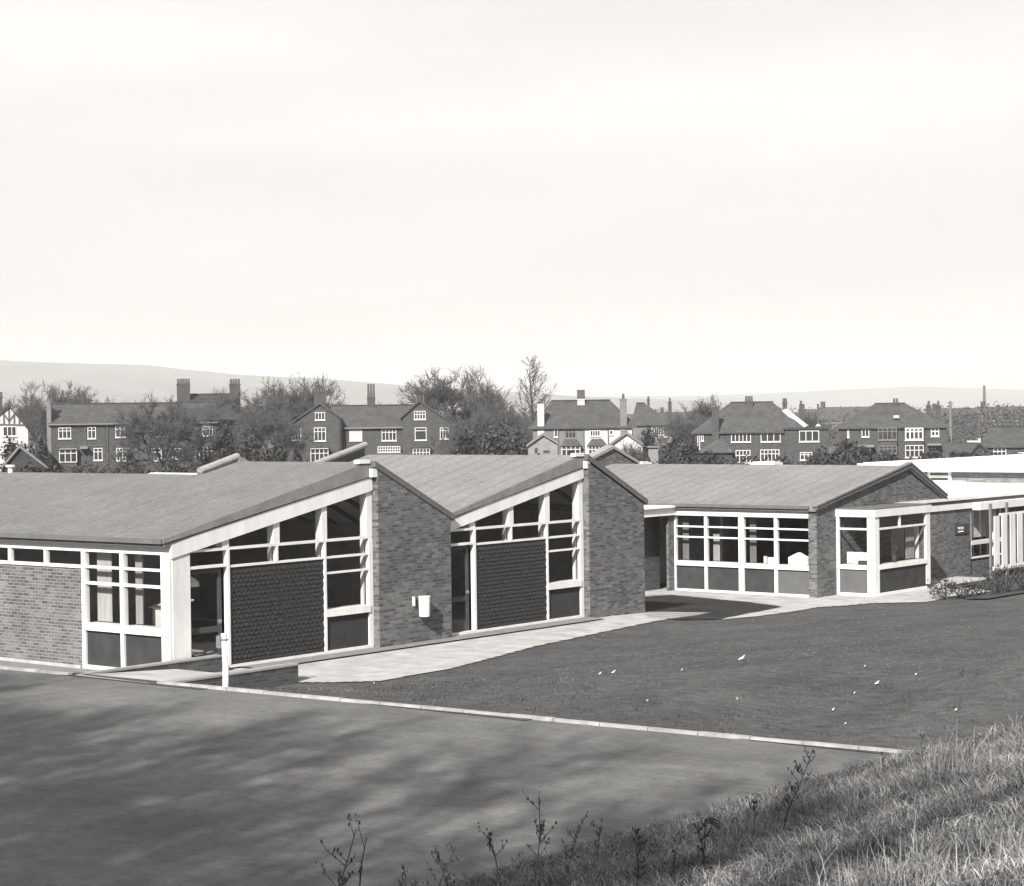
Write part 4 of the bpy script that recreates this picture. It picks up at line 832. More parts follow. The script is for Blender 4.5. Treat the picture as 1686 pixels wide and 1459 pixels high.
# H bungalows right edge
h = House(1652, 205, 'brick_bungalow', 'brick bungalow with broad tiled roof at the right edge of the picture')
h.wall(1622, 1712, 733); h.side_gable(1618, 1716, 733, 702, 9, ROOFT, hipL=1630, band=False); h.chim(1611, 1617, 700, 722, 2, pots=1, ph=.8); h.win(1636, 736, 1656, 750, 3, .4); h.win(1674, 743, 1690, 749, 2, 0); h.chim(1677, 1683, 683, 697, 22, pots=1, ph=.5)
h = House(1590, 188, 'low_outhouse', 'low gabled outhouse with pale ridge line left of the bungalow', 'outhouse', None)
h.side_gable(1560, 1606, 742, 728, 5, ROOFT, band=False); h.wall(1562, 1604, 742, 0, 5); h.front_gable(1596, 744, 1611, 727, 1630, 745, -1.5, 4, ROOFD, ROOFD)
h.part(MB().box(h.X(1592), h.X(1609), 2.2, 2.6, h.Z(728), h.Z(725)), 'ridge_capping', RND); h.part(MB().box(h.X(1609), h.X(1613), 0, .4, h.Z(728), h.Z(721)), 'vent_pot', RND); h.win(1573, 744, 1589, 757, 3, .4, mat=RNG)
# telegraph pole and the mill chimney
h = House(1565, 226, 'telegraph_pole', 'pale telegraph pole with crossarms right of the bay windowed house', 'telegraph pole', None)
h.part(MB().tube([(0, 0, -.6), (0, 0, h.Z(661))], [.2, .14], 8), 'pole', RNG)
for z in (h.Z(664), h.Z(668)): h.part(MB().box(-.35, .35, -.06, .06, z-.06, z+.06), 'crossarm', BAND)
h = House(1621, 1350, 'mill_chimney', 'tall thin mill chimney far off on the skyline at the right', 'factory chimney', None)
h.part(MB().tube([(0, 0, -6), (0, 0, h.Z(638)), (0, 0, h.Z(636))], [1.35, .8, .95], 12), 'shaft', ROOFD)
h = House(1665, 1300, 'distant_factory', 'long low factory block far off below the mill chimney', 'factory', None)
h.wall(1643, 1700, 671, 0, 30, BAND, zb=-6); h.part(MB().box(h.X(1642), h.X(1701), -1, 31, h.Z(671)+.01, h.Z(670)), 'roof', ROOFD)

# ================================================================== bare trees
def grow(seed, height, r0, trunk=.2, spread=.55, levels=7, upw=.25, nbr=(2, 3), decay=.8, rdec=.66, twigs=3, tl=.55):
    rnd = random.Random(seed); seg = []
    def rec(p, d, ln, r, lv):
        q = p; n = 3; dd = d
        for k in range(n):
            dd = (dd+Vector((rnd.gauss(0, .13), rnd.gauss(0, .13), rnd.gauss(0, .08)+upw*.1))).normalized(); q2 = q+dd*ln/n
            ra, rb = r*(1-.09*k), r*(1-.09*(k+1)); seg.append((q-dd*ra*.3, q2, ra, rb, lv))
            if lv >= levels-2:
                for _ in range(twigs):
                    v = Vector((rnd.gauss(0, 1), rnd.gauss(0, 1), rnd.gauss(.3, .8))).normalized(); v = (dd*.9+v*.75).normalized(); L_ = tl*rnd.uniform(.5, 1.3)
                    m_ = q2+v*L_*.5; seg.append((q2, m_, .011, .008, 99)); v2 = (v+Vector((rnd.gauss(0, .3), rnd.gauss(0, .3), rnd.gauss(.1, .3)))).normalized(); seg.append((m_, m_+v2*L_*.6, .008, .005, 99))
            q = q2
        if lv >= levels: return
        nb = rnd.choice(nbr); ph = rnd.random()*6.28
        for k in range(nb):
            a = ph+6.283*k/nb+rnd.uniform(-.5, .5); s_ = dd.cross(Vector((0, 0, 1)) if abs(dd.z) < .95 else Vector((1, 0, 0))).normalized(); t_ = dd.cross(s_)
            sp = spread*rnd.uniform(.45, 1.4)*(.55 if k == 0 and lv < 3 else 1)
            nd = (dd*math.cos(sp)+(s_*math.cos(a)+t_*math.sin(a))*math.sin(sp)+Vector((0, 0, upw*.3))).normalized()
            rec(q, nd, ln*decay*rnd.uniform(.7, 1.2), max(r*(.78 if k == 0 else rdec), .008), lv+1)
    ln = height*.2
    q = Vector((0, 0, -.5)); d = Vector((rnd.gauss(0, .04), rnd.gauss(0, .04), 1)).normalized(); q2 = q+d*(height*trunk+.5); mid = q+d*(height*trunk+.5)*.5+Vector((.05, -.04, 0))
    seg.append((q, mid, r0*1.25, r0, 0)); seg.append((mid-d*.05, q2, r0, r0*.92, 0))
    nb = 4; ph = rnd.random()*6.28
    for k in range(nb):
        a = ph+6.283*k/nb+rnd.uniform(-.4, .4); sp = spread*(rnd.uniform(.7, 1.3) if k else .15); nd = (d*math.cos(sp)+Vector((math.cos(a), math.sin(a), 0))*math.sin(sp)).normalized(); rec(q2-d*.1*k, nd, ln, r0*(.7 if k else .8), 1)
    return seg
def seg_mesh(name, segs, mat, sides, rmin=.012):
    P = np.array([[*a, *b] for a, b, *_ in segs]); r = np.array([[s[2], s[3]] for s in segs]); r = np.maximum(r, rmin)
    a, b = P[:, :3], P[:, 3:]; d = b-a; d /= np.linalg.norm(d, axis=1)[:, None]+1e-9
    ref = np.where(np.abs(d[:, 2:3]) < .9, [[0, 0, 1.]], [[1., 0, 0]]); u = np.cross(d, ref); u /= np.linalg.norm(u, axis=1)[:, None]; v = np.cross(d, u)
    V = []; 
    for k in range(sides):
        t = 2*math.pi*k/sides; off = u*math.cos(t)+v*math.sin(t); V.append(a+off*r[:, :1]); V.append(b+off*r[:, 1:])
    V = np.stack(V, 1); n = len(segs); base = np.arange(n)[:, None]*(2*sides); Fq = []
    for k in range(sides):
        j = (k+1) % sides; Fq.append(np.concatenate([base+2*k, base+2*j, base+2*j+1, base+2*k+1], 1))
    return npmesh(name, V.reshape(-1, 3), np.concatenate(Fq), mat)
def tree_proto(seed, height, r0, split=3, rmin=.012, tw=TWIG, **k):
    s = grow(seed, height, r0, **k)
    top = max(x[1].z for x in s); f = height/top; s = [(a*f, b*f, ra*f, rb*f, lv) for a, b, ra, rb, lv in s]
    t = seg_mesh('trunk', [x for x in s if x[4] <= split], BARK, 7, rmin); c = seg_mesh('crown', [x for x in s if x[4] > split], tw, 3, rmin)
    return t, c, height
TP = {
 'round': tree_proto(4, 10, .3, trunk=.16, spread=.75, levels=7, upw=.12, rmin=.014, decay=.84),
 'wide': tree_proto(11, 10, .24, trunk=.2, spread=.55, levels=7, upw=.25, rmin=.013, decay=.84),
 'slim': tree_proto(23, 10, .13, trunk=.35, spread=.42, levels=6, upw=.45, rmin=.012, decay=.8, twigs=2),
 'fan': tree_proto(37, 10, .2, trunk=.1, spread=.48, levels=7, upw=.35, rmin=.013, decay=.86),
 'tall': tree_proto(51, 16, .3, trunk=.5, spread=.52, levels=7, upw=.28, rmin=.013, decay=.84, twigs=2),
}
def spire(seed, height):
    rnd = random.Random(seed); seg = []; q = Vector((0, 0, -.4)); n = 26
    for i in range(n):
        t = (i+1)/n; q2 = Vector((math.sin(t*5)*.12, math.cos(t*4)*.1, height*t)); r = .17*(1-t)+.015; seg.append((q, q2, r+.01, r, 0)); q = q2
        if t < .22: continue
        for k in range(3):
            a = rnd.random()*6.28; up = rnd.uniform(.5, 1.1); ln = height*(.3*(1-t)+.06)*rnd.uniform(.7, 1.3); d = Vector((math.cos(a), math.sin(a), up)).normalized(); p = q2; rr_ = .035*(1-t)+.014
            for j in range(5):
                d = (d+Vector((rnd.gauss(0, .12), rnd.gauss(0, .12), .12))).normalized(); p2 = p+d*ln/5; seg.append((p, p2, rr_*(1-j*.15), rr_*(1-(j+1)*.15), 5))
                for m_ in range(4):
                    v = (d+Vector((rnd.gauss(0, .6), rnd.gauss(0, .6), rnd.gauss(.1, .5)))).normalized(); e1 = p2+v*ln*.16; seg.append((p2, e1, .011, .008, 99)); v = (v+Vector((rnd.gauss(0, .4), rnd.gauss(0, .4), .2))).normalized(); seg.append((e1, e1+v*ln*.12, .008, .006, 99))
                p = p2
    return seg
_sp = spire(5, 10); TP['spire'] = (seg_mesh('trunk', [x for x in _sp if x[4] == 0], BARK, 7, .012), seg_mesh('crown', [x for x in _sp if x[4] > 0], TWIG, 3, .012), 10)
used = {k: False for k in TP}
def tree(kind, px, dist, h_, name, label, cat='tree', group=None, rz=0, sx=1.0, loc=None, z=-.5):
    t, c, H0 = TP[kind]; p = loc or spot(px, dist); e = empty(name, (p[0], p[1], z), label, cat, group, rz=rz); s_ = h_/H0
    e.scale = (s_*sx, s_*sx, s_)
    for o in (t, c):
        q = o if not used[kind] else o.copy()
        if used[kind]: COL.objects.link(q)
        q.parent = e
    used[kind] = True
    return e
def hz(py, D, px): return CAMZ-(py-hor(px))*D/F+.5
G1 = 'bare winter trees among the houses'
tree('round', 268, 178, hz(641, 178, 268), 'bare_tree', 'dense round bare tree on a forked trunk in front of the long brick row', group=G1, sx=1.0)
tree('wide', 108, 262, hz(624, 262, 108), 'bare_tree', 'tall bare tree rising behind the left end of the long brick row', group=G1, rz=1, sx=.95)
tree('round', 62, 270, hz(642, 270, 62), 'bare_tree', 'lower bare tree between the half timbered house and the long brick row', group=G1, rz=2)
tree('fan', 172, 290, hz(651, 290, 172), 'bare_tree', 'small dark bare tree just above the roof of the long brick row', group=G1, rz=3)
tree('wide', -5, 250, hz(650, 250, 0), 'bare_tree', 'dark bare tree at the left edge behind the half timbered house', group=G1, rz=4)
tree('wide', 418, 216, hz(634, 216, 418), 'bare_tree', 'wide bare tree right beside the tall chimney of the long brick row', group=G1, rz=.5, sx=1.1)
tree('fan', 462, 236, hz(616, 236, 462), 'bare_tree', 'fan shaped bare tree just left above the left gable of the twin gabled house', group=G1, rz=1.4, sx=1.1)
tree('fan', 520, 262, hz(611, 262, 520), 'bare_tree', 'tall fan shaped bare tree behind the left gable peak of the twin gabled house', group=G1, rz=5, sx=1.1)
tree('wide', 440, 190, hz(664, 190, 440), 'bare_tree', 'dark lower bare tree between the long brick row and the twin gabled house', group=G1, rz=2.2, sx=1.2)
tree('wide', 738, 240, hz(600, 240, 738), 'bare_tree', 'tallest wide bare tree behind the right gable of the twin gabled house', group=G1, rz=3.3)
tree('fan', 790, 246, hz(618, 246, 790), 'bare_tree', 'bare tree adjoining the tallest one on its right side', group=G1, rz=.2)
tree('round', 828, 225, hz(650, 225, 828), 'bare_tree', 'dark rounded bare tree left of the pale semi', group=G1, rz=4.4, sx=1.0)
tree('round', 778, 212, hz(668, 212, 778), 'bare_tree', 'low dark bare tree touching the right wall of the twin gabled house', group=G1, rz=.7, sx=1.1)
tree('spire', 875, 236, hz(597, 236, 875), 'bare_tree', 'slender tall bare tree standing alone above the left end of the pale semi', group=G1, rz=1.1, sx=1.3)
tree('fan', 1166, 238, hz(646, 238, 1166), 'bare_tree', 'bare fan shaped tree behind the left hip of the large hipped house', group=G1, rz=2.9)
tree('round', 1120, 230, hz(672, 230, 1120), 'bare_tree', 'low dark bare tree left of the large hipped house', group=G1, rz=1.9)
tree('fan', 1333, 226, hz(672, 226, 1333), 'bare_tree', 'small bare tree behind the flat extension of the large hipped house', group=G1, rz=1.7)
tree('fan', 1037, 150, hz(722, 150, 1037), 'bare_tree', 'small spreading bare tree in front of the white outbuilding', group=G1, rz=.9)
tree('slim', 652, 250, hz(655, 250, 652), 'bare_tree', 'thin bare tree behind the middle roof of the twin gabled house', group=G1, rz=2.0)
# leafy evergreen shrubs
def leaf_ball(name, rx, ry, rz_, n, size, mat, seed, clump=14, shade=(.6, 1.4), keep=.55):
    r = np.random.RandomState(seed); cc = r.normal(size=(clump, 3)); cc /= np.linalg.norm(cc, axis=1)[:, None]; cc *= r.uniform(.35, .85, (clump, 1)); cs = r.uniform(shade[0], shade[1], clump)
    i = r.randint(0, clump, n); d = r.normal(size=(n, 3)); d /= np.linalg.norm(d, axis=1)[:, None]; p = cc[i]+d*r.uniform(.1, 1, (n, 1))**.5*keep
    p[:, 2] = np.maximum(p[:, 2], -.98); c = p*[rx, ry, rz_]+[0, 0, rz_*.98]
    a = r.normal(size=(n, 3)); a /= np.linalg.norm(a, axis=1)[:, None]; b = np.cross(a, r.normal(size=(n, 3))); b /= np.linalg.norm(b, axis=1)[:, None]
    s_ = size*r.uniform(.5, 1.3, (n, 1)); V = np.stack([c-a*s_, c+b*s_*.5, c+a*s_, c-b*s_*.5], 1).reshape(-1, 3)
    Fq = np.arange(4*n).reshape(n, 4); return npmesh(name, V, Fq, mat, np.repeat(cs[i]*r.uniform(.75, 1.25, n), 4))
LEAFD = blademat('evergreen_leaf', .033); 
def shrub(px, dist, w_, h_, seed, label, n=1500, size=.22, mat=None, group='dark shrubs below the houses', loc=None, z=-.4, name='evergreen_shrub'):
    p = loc or spot(px, dist); e = empty(name, (p[0], p[1], z), label, 'shrub', group)
    f = leaf_ball('foliage', w_/2, w_/2*.8, h_/2, n, size, mat or LEAFD, seed); f.parent = e
    b = MB()
    rnd = random.Random(seed)
    for k in range(5):
        a = rnd.random()*6.28; b.tube([(0, 0, 0), (math.cos(a)*w_*.12, math.sin(a)*w_*.12, h_*.3), (math.cos(a)*w_*.25, math.sin(a)*w_*.25, h_*.62)], [.06, .04, .02], 5)
    o = b.build('stem', BARK); o.parent = e
    return e
def hs(py, D, px): return CAMZ-(py-hor(px))*D/F+.4
SH = [(30, 168, 70, 722, 'dark shrub mass under the half timbered house'), (66, 172, 30, 728, 'dark upright shrub between shed and long brick row'), (215, 176, 26, 748, 'low dark shrub left of the round tree trunk'),
 (372, 180, 44, 700, 'tall dark shrub at the right end wall of the long brick row'), (412, 172, 62, 712, 'big dark shrub in the gap left of the twin gabled house'), (452, 176, 46, 722, 'dark shrub against the left wall of the twin gabled house'),
 (487, 170, 30, 742, 'low dark shrub below the left gable window'), (768, 178, 44, 706, 'dark shrub at the right wall of the twin gabled house'), (812, 176, 62, 690, 'largest dark evergreen mass between twin gables and pale semi'), (850, 172, 44, 708, 'dark evergreen just left of the pale garage'),
 (940, 160, 22, 746, 'low dark shrub below the left bay of the pale semi'), (1065, 186, 40, 712, 'dark shrub rising behind the timber shed'), (1100, 182, 50, 716, 'dark shrub mass right of the timber shed'), (1128, 176, 40, 724, 'dark shrub at the left corner of the large hipped house'), (1180, 166, 48, 742, 'low dark shrub in front of the porch of the large hipped house'),
 (1352, 172, 56, 738, 'dark rounded shrub in front of the flat extension'), (1390, 176, 50, 722, 'dark shrub at the left corner of the bay windowed house'), (1420, 170, 40, 738, 'dark shrub under the left window of the bay windowed house'), (1462, 166, 54, 745, 'low dark hedge shrub below the left square bay'),
 (1538, 168, 66, 744, 'wide low shrub right of the square bays'), (1580, 172, 46, 738, 'dark low shrub at the foot of the telegraph pole'), (1625, 160, 60, 748, 'dark low shrub in front of the outhouse gable'), (1672, 160, 50, 744, 'dark shrub at the far right edge before the bungalow')]
for i, (px, D, wp, py, lab) in enumerate(SH): shrub(px, D, wp*D/F, hs(py, D, px), 100+i, lab)
# clipped hedge line right behind the school
def hedge(px0, px1, D, py, seed, label):
    a, b = spot(px0, D), spot(px1, D); Lh = (b-a).length; n = int(Lh*190); r = np.random.RandomState(seed); hh = hs(py, D, (px0+px1)/2)
    t = r.rand(n); top = hh*(1+.12*np.sin(t*37+seed)+.08*np.sin(t*91)); p = np.stack([a.x+(b.x-a.x)*t, a.y+(b.y-a.y)*t, -.4+top*r.rand(n)**.6], 1); nn = r.normal(size=(n, 3))*[.45, .45, .05]; c = p+nn
    u = r.normal(size=(n, 3)); u /= np.linalg.norm(u, axis=1)[:, None]; v = np.cross(u, r.normal(size=(n, 3))); v /= np.linalg.norm(v, axis=1)[:, None]; s_ = r.uniform(.08, .22, (n, 1))
    V = np.stack([c-u*s_, c+v*s_*.5, c+u*s_, c-v*s_*.5], 1).reshape(-1, 3)
    o = npmesh('hedge', V, np.arange(4*n).reshape(n, 4), LEAFD, np.repeat(r.uniform(.5, 1.5, n), 4)); centred(o); tag(o, label, 'hedge', 'hedges behind the school')
hedge(-20, 420, 150, 766, 1, 'long low dark hedge in front of the brick row and its round tree'); hedge(420, 900, 150, 762, 2, 'low dark hedge in front of the twin gabled house'); hedge(1060, 1420, 148, 757, 3, 'low dark hedge in front of the large hipped house'); hedge(1420, 1720, 146, 757, 4, 'low dark hedge in front of the bay windowed house and bungalow')

# ---- distant plain: woodland masses, roofs, hills
def far_wood():
    r = np.random.RandomState(77); Vs = []; sh = []
    for k in range(620):
        D = 330*math.exp(r.rand()*2.2); ang = r.uniform(-.1, .9) if r.rand() < .25 else r.uniform(.25, .95)
        px = -100+1900*r.rand() if D > 600 else 560+1200*r.rand(); p = spot(px, D); w_ = r.uniform(4, 14)*(1+D/1800); hh = r.uniform(4, 9)*(1 if D < 1200 else .9); z0 = float(far_z(D)); n = 600
        d = r.normal(size=(n, 3)); d /= np.linalg.norm(d, axis=1)[:, None]; q = d*r.rand(n, 1)**.4*[w_, w_*.6, hh*.55]+[p.x, p.y, z0+hh*.45]
        u = r.normal(size=(n, 3)); u /= np.linalg.norm(u, axis=1)[:, None]; v = np.cross(u, d); s_ = r.uniform(.5, 1.3, (n, 1))*(1+D/1500)*.25
        Vs.append(np.stack([q-u*s_, q+v*s_*.6, q+u*s_, q-v*s_*.6], 1).reshape(-1, 3)); sh.append(np.repeat(r.uniform(.7, 1.4)*r.uniform(.8, 1.2, n), 4))
    V = np.concatenate(Vs); o = npmesh('distant_woodland', V, np.arange(len(V)).reshape(-1, 4), blademat('distant_tree', .05), np.concatenate(sh))
    tag(o, 'hazy mass of trees and hedgerows covering the plain beyond the houses', 'woodland', kind='stuff')
far_wood()
rnd = random.Random(9)
fh = [(1040, 640, 'far house roof between the pale semi and the skyline'), (1098, 820, 'tiny far house beyond the dark chimney'), (1372, 520, 'far pale house right of the flue pole'), (1405, 470, 'far pale walled house at the left hip of the bay windowed house'), (1428, 620, 'tiny far house above the left hip of the bay windowed house'),
 (1592, 560, 'far house right of the telegraph pole'), (1640, 520, 'far house below the mill chimney'), (1672, 640, 'far house under the factory block'), (1612, 760, 'tiny far house left below the mill chimney'), (690, 700, 'far house glimpsed behind the right gable peak'), (1135, 560, 'far house behind the low tree left of the large hipped house'), (1310, 700, 'tiny far house behind the white hip flashing')]
for px, D, lab in fh:
    h = House(px, D, 'far_house', lab, group='far houses on the plain', rz=rnd.uniform(-.6, .6)); zz = float(far_z(D)); W_ = rnd.uniform(5, 9)
    h.part(MB().prism([(-W_, zz), (W_, zz), (W_, zz+5), (-W_, zz+5)], 'y', 0, 7), 'wall', rnd.choice([RND, HB, RNG])); h.part(MB().prism([(-.4, zz+5), (7.4, zz+5), (3.5, zz+8.2)], 'x', -W_-.3, W_+.3), 'roof', ROOFT); h.part(MB().box(-W_+.5, -W_+1.4, 3, 4, zz+7, zz+9.5), 'chimney', HB)
    for k in range(3): h.part(MB().box(-W_*.7+k*W_*.6, -W_*.7+k*W_*.6+1.2, -.06, -.01, zz+3, zz+4.2), 'window', DGLASS)
def hill(name, prof, D, depth, seed, mat):
    xs = np.array([p[0] for p in prof], float); ys = np.array([p[1] for p in prof], float); n = 150; px = np.linspace(xs[0], xs[-1], n); py = np.interp(px, xs, ys)
    r = np.random.RandomState(seed); py = py+np.convolve(r.normal(size=n+8), np.ones(9)/9, 'valid')[:n]*1.2; rows = 14; V = []
    for j in range(rows):
        t = j/(rows-1)
        for i in range(n):
            Dj = D-depth*(1-t)*.9 if t < 1 else D; top = CAMZ-(py[i]-hor(px[i]))*D/F; d = ray(px[i], 690); b = Vector((d.x, d.y, 0)).normalized(); zt = -7+(top+7)*(sst(t)**.8)
            V.append((b.x*Dj, b.y*Dj, float(zt)+(math.sin(i*.31+j*1.7)*2.2 if 0 < j < rows-1 else 0)))
        
    for i in range(n): V.append((V[(rows-1)*n+i][0]*1.25, V[(rows-1)*n+i][1]*1.25, -8))
    Fs = [(j*n+i, j*n+i+1, (j+1)*n+i+1, (j+1)*n+i) for j in range(rows) for i in range(n-1)]
    o = npmesh(name, V, Fs, mat); o.data.polygons.foreach_set('use_smooth', [True]*len(o.data.polygons)); tag(o, kind='structure')
HILL = plain('moorland', .1, .95, .3, .003, fine=.25, fscale=.02, spec=.02)
hill('hills', [(-900, 600), (-300, 592), (0, 598), (130, 600), (240, 606), (330, 614), (440, 620), (560, 628), (700, 637), (820, 646), (1000, 655), (1200, 664)], 4300, 1600, 3, HILL)
hill('far_hills', [(300, 664), (800, 658), (1040, 652), (1180, 652), (1330, 645), (1430, 640), (1520, 638), (1600, 640), (1686, 643), (1900, 648), (2500, 650)], 6300, 1200, 5, HILL)

# ================================================================== shade trees outside the picture (south of the playground)
ST = [((-4.5, -4.5), 18.5, 'tall', .3, .85), ((-10.5, -3.5), 19, 'tall', 1.3, .8), ((-16.5, -3.5), 18.5, 'tall', 2.2, .8), ((-22.5, -2.0), 19, 'tall', 3.0, .8), ((-29.5, -1), 18, 'tall', 4.1, .85), ((-8, -10), 20, 'tall', 5.2, .8), ((-19, -9), 20, 'tall', .9, .8)]
SL = ['tree behind the camera at the near end of the playground', 'tree behind the camera, second along the playground side', 'tree beyond the left edge beside the playground', 'tree right behind the camera on the bank', 'tree farthest left beside the playground', 'tallest tree in the back row behind the camera', 'back row tree to the left behind the camera']
for (p, h_, kd, rz, sx), lab in zip(ST, SL): tree(kd, 0, 0, h_, 'shade_tree', 'bare '+lab, group='trees shading the playground', rz=rz, sx=sx, loc=p, z=.3)

# ================================================================== grass and weeds
def blades(name, n, xr, yr, mask, h0, h1, w_, lean, seed, mat, kind_label, clump=0, cs=.12, dens=None, sh=(.5, 1.6), windy=(0, 0), zoff=0.0):
    r = np.random.RandomState(seed)
    if clump:
        m_ = n//clump; cx = r.uniform(*xr, m_); cy = r.uniform(*yr, m_); k = mask(cx, cy)
        if dens is not None: k &= r.rand(m_) < dens(cx, cy)
        cx, cy = cx[k], cy[k]; ch = r.uniform(.5, 1.3, len(cx)); csh = r.uniform(.45, 1.35, len(cx))*(1+.35*lumps(cx, cy, 2.3, 5)); cd = r.uniform(0, 6.28, len(cx))
        x = np.repeat(cx, clump)+r.normal(size=len(cx)*clump)*cs; y = np.repeat(cy, clump)+r.normal(size=len(cx)*clump)*cs; hh = np.repeat(ch, clump); ss = np.repeat(csh, clump); dd = np.repeat(cd, clump)+r.normal(size=len(x))*.9
    else:
        x = r.uniform(*xr, n); y = r.uniform(*yr, n); k = mask(x, y)
        if dens is not None: k &= r.rand(n) < dens(x, y)
        x, y = x[k], y[k]; hh = np.ones(len(x)); ss = np.ones(len(x)); dd = r.uniform(0, 6.28, len(x))
    n = len(x); z = ground(x, y)+zoff-.02; H = hh*r.uniform(h0, h1, n); ln = lean*r.uniform(.2, 1.5, n)*H; dx = np.cos(dd)*ln+windy[0]*H; dy = np.sin(dd)*ln+windy[1]*H
    a = r.uniform(0, 3.14, n); wx = np.cos(a)*w_; wy = np.sin(a)*w_; W = r.uniform(.6, 1.3, n)
    P0 = np.stack([x-wx*W, y-wy*W, z], 1); P1 = np.stack([x+wx*W, y+wy*W, z], 1); P2 = np.stack([x+dx*.35+wx*W*.7, y+dy*.35+wy*W*.7, z+H*.6], 1); P3 = np.stack([x+dx*.35-wx*W*.7, y+dy*.35-wy*W*.7, z+H*.6], 1)
    P4 = np.stack([x+dx+wx*.12, y+dy+wy*.12, z+H*(1-.25*lean)], 1); P5 = np.stack([x+dx-wx*.12, y+dy-wy*.12, z+H*(1-.25*lean)], 1)
    V = np.stack([P0, P1, P2, P3, P4, P5], 1).reshape(-1, 3); b = np.arange(n)[:, None]*6; Fq = np.concatenate([b+[0, 1, 2, 3], b+[3, 2, 4, 5]])
    o = npmesh(name, V, Fq, mat, np.repeat(ss*r.uniform(sh[0], sh[1], n), 6)); tag(o, kind_label, 'grass', kind='stuff'); return o
BL = blademat('dry_grass_blade', .165); BLG = blademat('lawn_blade', .085); BLD = blademat('dark_grass_blade', .085)
def inview(x, y, m_=.02):
    az = np.arctan2(x, y); return (az > YAW-math.atan(843/F)-m_) & (az < YAW+math.atan(843/F)+m_) 
bankm = lambda x, y: (x > -14.15) & inview(x, y, .3) & (x*x+y*y > 8.5**2)
dn = lambda x, y: np.clip((22/np.hypot(x, y))**2, .12, 1)
bank_only = lambda x, y: bankm(x, y) & ((y < kerb_y(x)+.2) | (x > -13.6+(y-27)*.17))
blades('bank_grass', 400000, (-14.2, 3), (4, 36), bank_only, .07, .21, .005, 1.25, 21, BL, 'long dry tousled grass covering the near bank', clump=14, cs=.07, dens=dn, sh=(.35, 1.5), windy=(-.15, .1))
blades('bank_undergrowth', 110000, (-14.2, 3), (4, 36), bank_only, .05, .14, .005, .8, 22, BLD, 'short darker green undergrowth between the dry tufts of the bank', clump=10, cs=.1, dens=dn, sh=(.4, 1.4))
blades('lawn_blades', 330000, (-31, -2), (26.6, 62), lambda x, y: (y > kerb_y(x)+.12) & inview(x, y, .02) & (x > -33+(y-27)*.12) & ~((x < -28.6) & (y < 40)) & ~((x < -30.4) & (y < 57)) & ~((x < -28.2) & (y > 50)) & (x < -13.6+(y-27)*.17), .025, .055, .006, .8, 23, BLG, 'short mown grass of the lawn with rougher tufts near the kerb', clump=8, cs=.09, dens=lambda x, y: np.clip(1.5-(y-27)/18, .25, 1), sh=(.6, 1.35))
blades('kerb_tufts', 7000, (-30, -14), (26.4, 31.5), lambda x, y: (y > kerb_y(x)+.1) & (x > -28.3), .04, .11, .006, 1.2, 24, BLG, 'straggling pale tufts along the lawn edge of the kerb', clump=12, cs=.1, dens=lambda x, y: np.clip(1.2-(y-kerb_y(x))/4, .05, 1), sh=(.4, 1.1))
tag(blades('verge_tufts', 5000, (-14.35, -13.9), (14, 27.2), lambda x, y: x > -20, .06, .2, .006, 1.0, 25, BL, 'overhanging dry grass along the playground edge of the bank', clump=10, cs=.06, sh=(.3, 1.2)), kind='stuff')

# weeds: dry stalks with side twigs and seed heads
WEED = plain('dry_weed_stem', .03, .9, .3, 20)
def weed(px, py, D, h_, seed, label, lean=(0, 0), twigs=9, heads=True, r0=.007, bush=0):
    rnd = random.Random(seed); p = spot(px, D); g0 = float(ground(p.x, p.y)); e = empty('dry_weed', (p.x, p.y, g0-.03), label, 'weed', 'dry weeds on the bank')
    right = Vector((CR.x, CR.y, 0)).normalized(); fwd = Vector((CF.x, CF.y, 0)).normalized()
    def P(t, o=0): 
        return right*(lean[0]*h_*t*t+math.sin(t*9+seed)*.012*h_+lean[1]*h_*t)+Vector((0, 0, h_*t))+fwd*(math.sin(t*7+seed)*.02*h_)
    pts = [P(i/9) for i in range(10)]; b = MB(); b.tube(pts, [r0*1.05*(1-.8*i/9)+.0015 for i in range(10)], 5); b.build('stem', WEED, None).parent = e
    tw = MB(); hd = MB()
    for k in range(twigs):
        t = rnd.uniform(.35, .98); q = P(t); a = rnd.random()*6.28; ln = h_*rnd.uniform(.05, .16)*(1.25-t*.6); d = right*math.cos(a)+fwd*math.sin(a)*.6+Vector((0, 0, rnd.uniform(.5, 1.2))); d.normalize(); q2 = q+d*ln; q3 = q2+(d+Vector((0, 0, .5))).normalized()*ln*.5
        tw.tube([q, q2, q3], [r0*.45, r0*.35, .0015], 4)
        if heads:
            for j in range(7):
                c = q+(q3-q)*rnd.uniform(.2, 1)+(q2-q)*.2+Vector((rnd.gauss(0, .008), rnd.gauss(0, .008), rnd.gauss(0, .01))); s_ = rnd.uniform(.003, .009); hd.hexa([c+Vector((-s_, 0, -s_)), c+Vector((s_, 0, -s_)), c+Vector((0, s_, -s_))], [c+Vector((-s_*.6, 0, s_*1.6)), c+Vector((s_*.6, 0, s_*1.4)), c+Vector((0, s_*.6, s_*1.6))])
    if twigs: tw.build('twigs', WEED).parent = e
    if heads and twigs: hd.build('seed_heads', WEED).parent = e
    return e
weed(1275, 1345, 20.5, .92, 1, 'tall dark leaning weed with a brushy top in front of the kerb corner', lean=(.1, .28), twigs=26)
w1_ = weed(1148, 1385, 18.3, .52, 2, 'crooked dark weed with drooping leaf at its top left of the leaning one', lean=(0, .06), twigs=6)
w2 = weed(1152, 1386, 18.1, .46, 3, 'short curled dark weed beside the crooked one', lean=(-.12, 0), twigs=8)
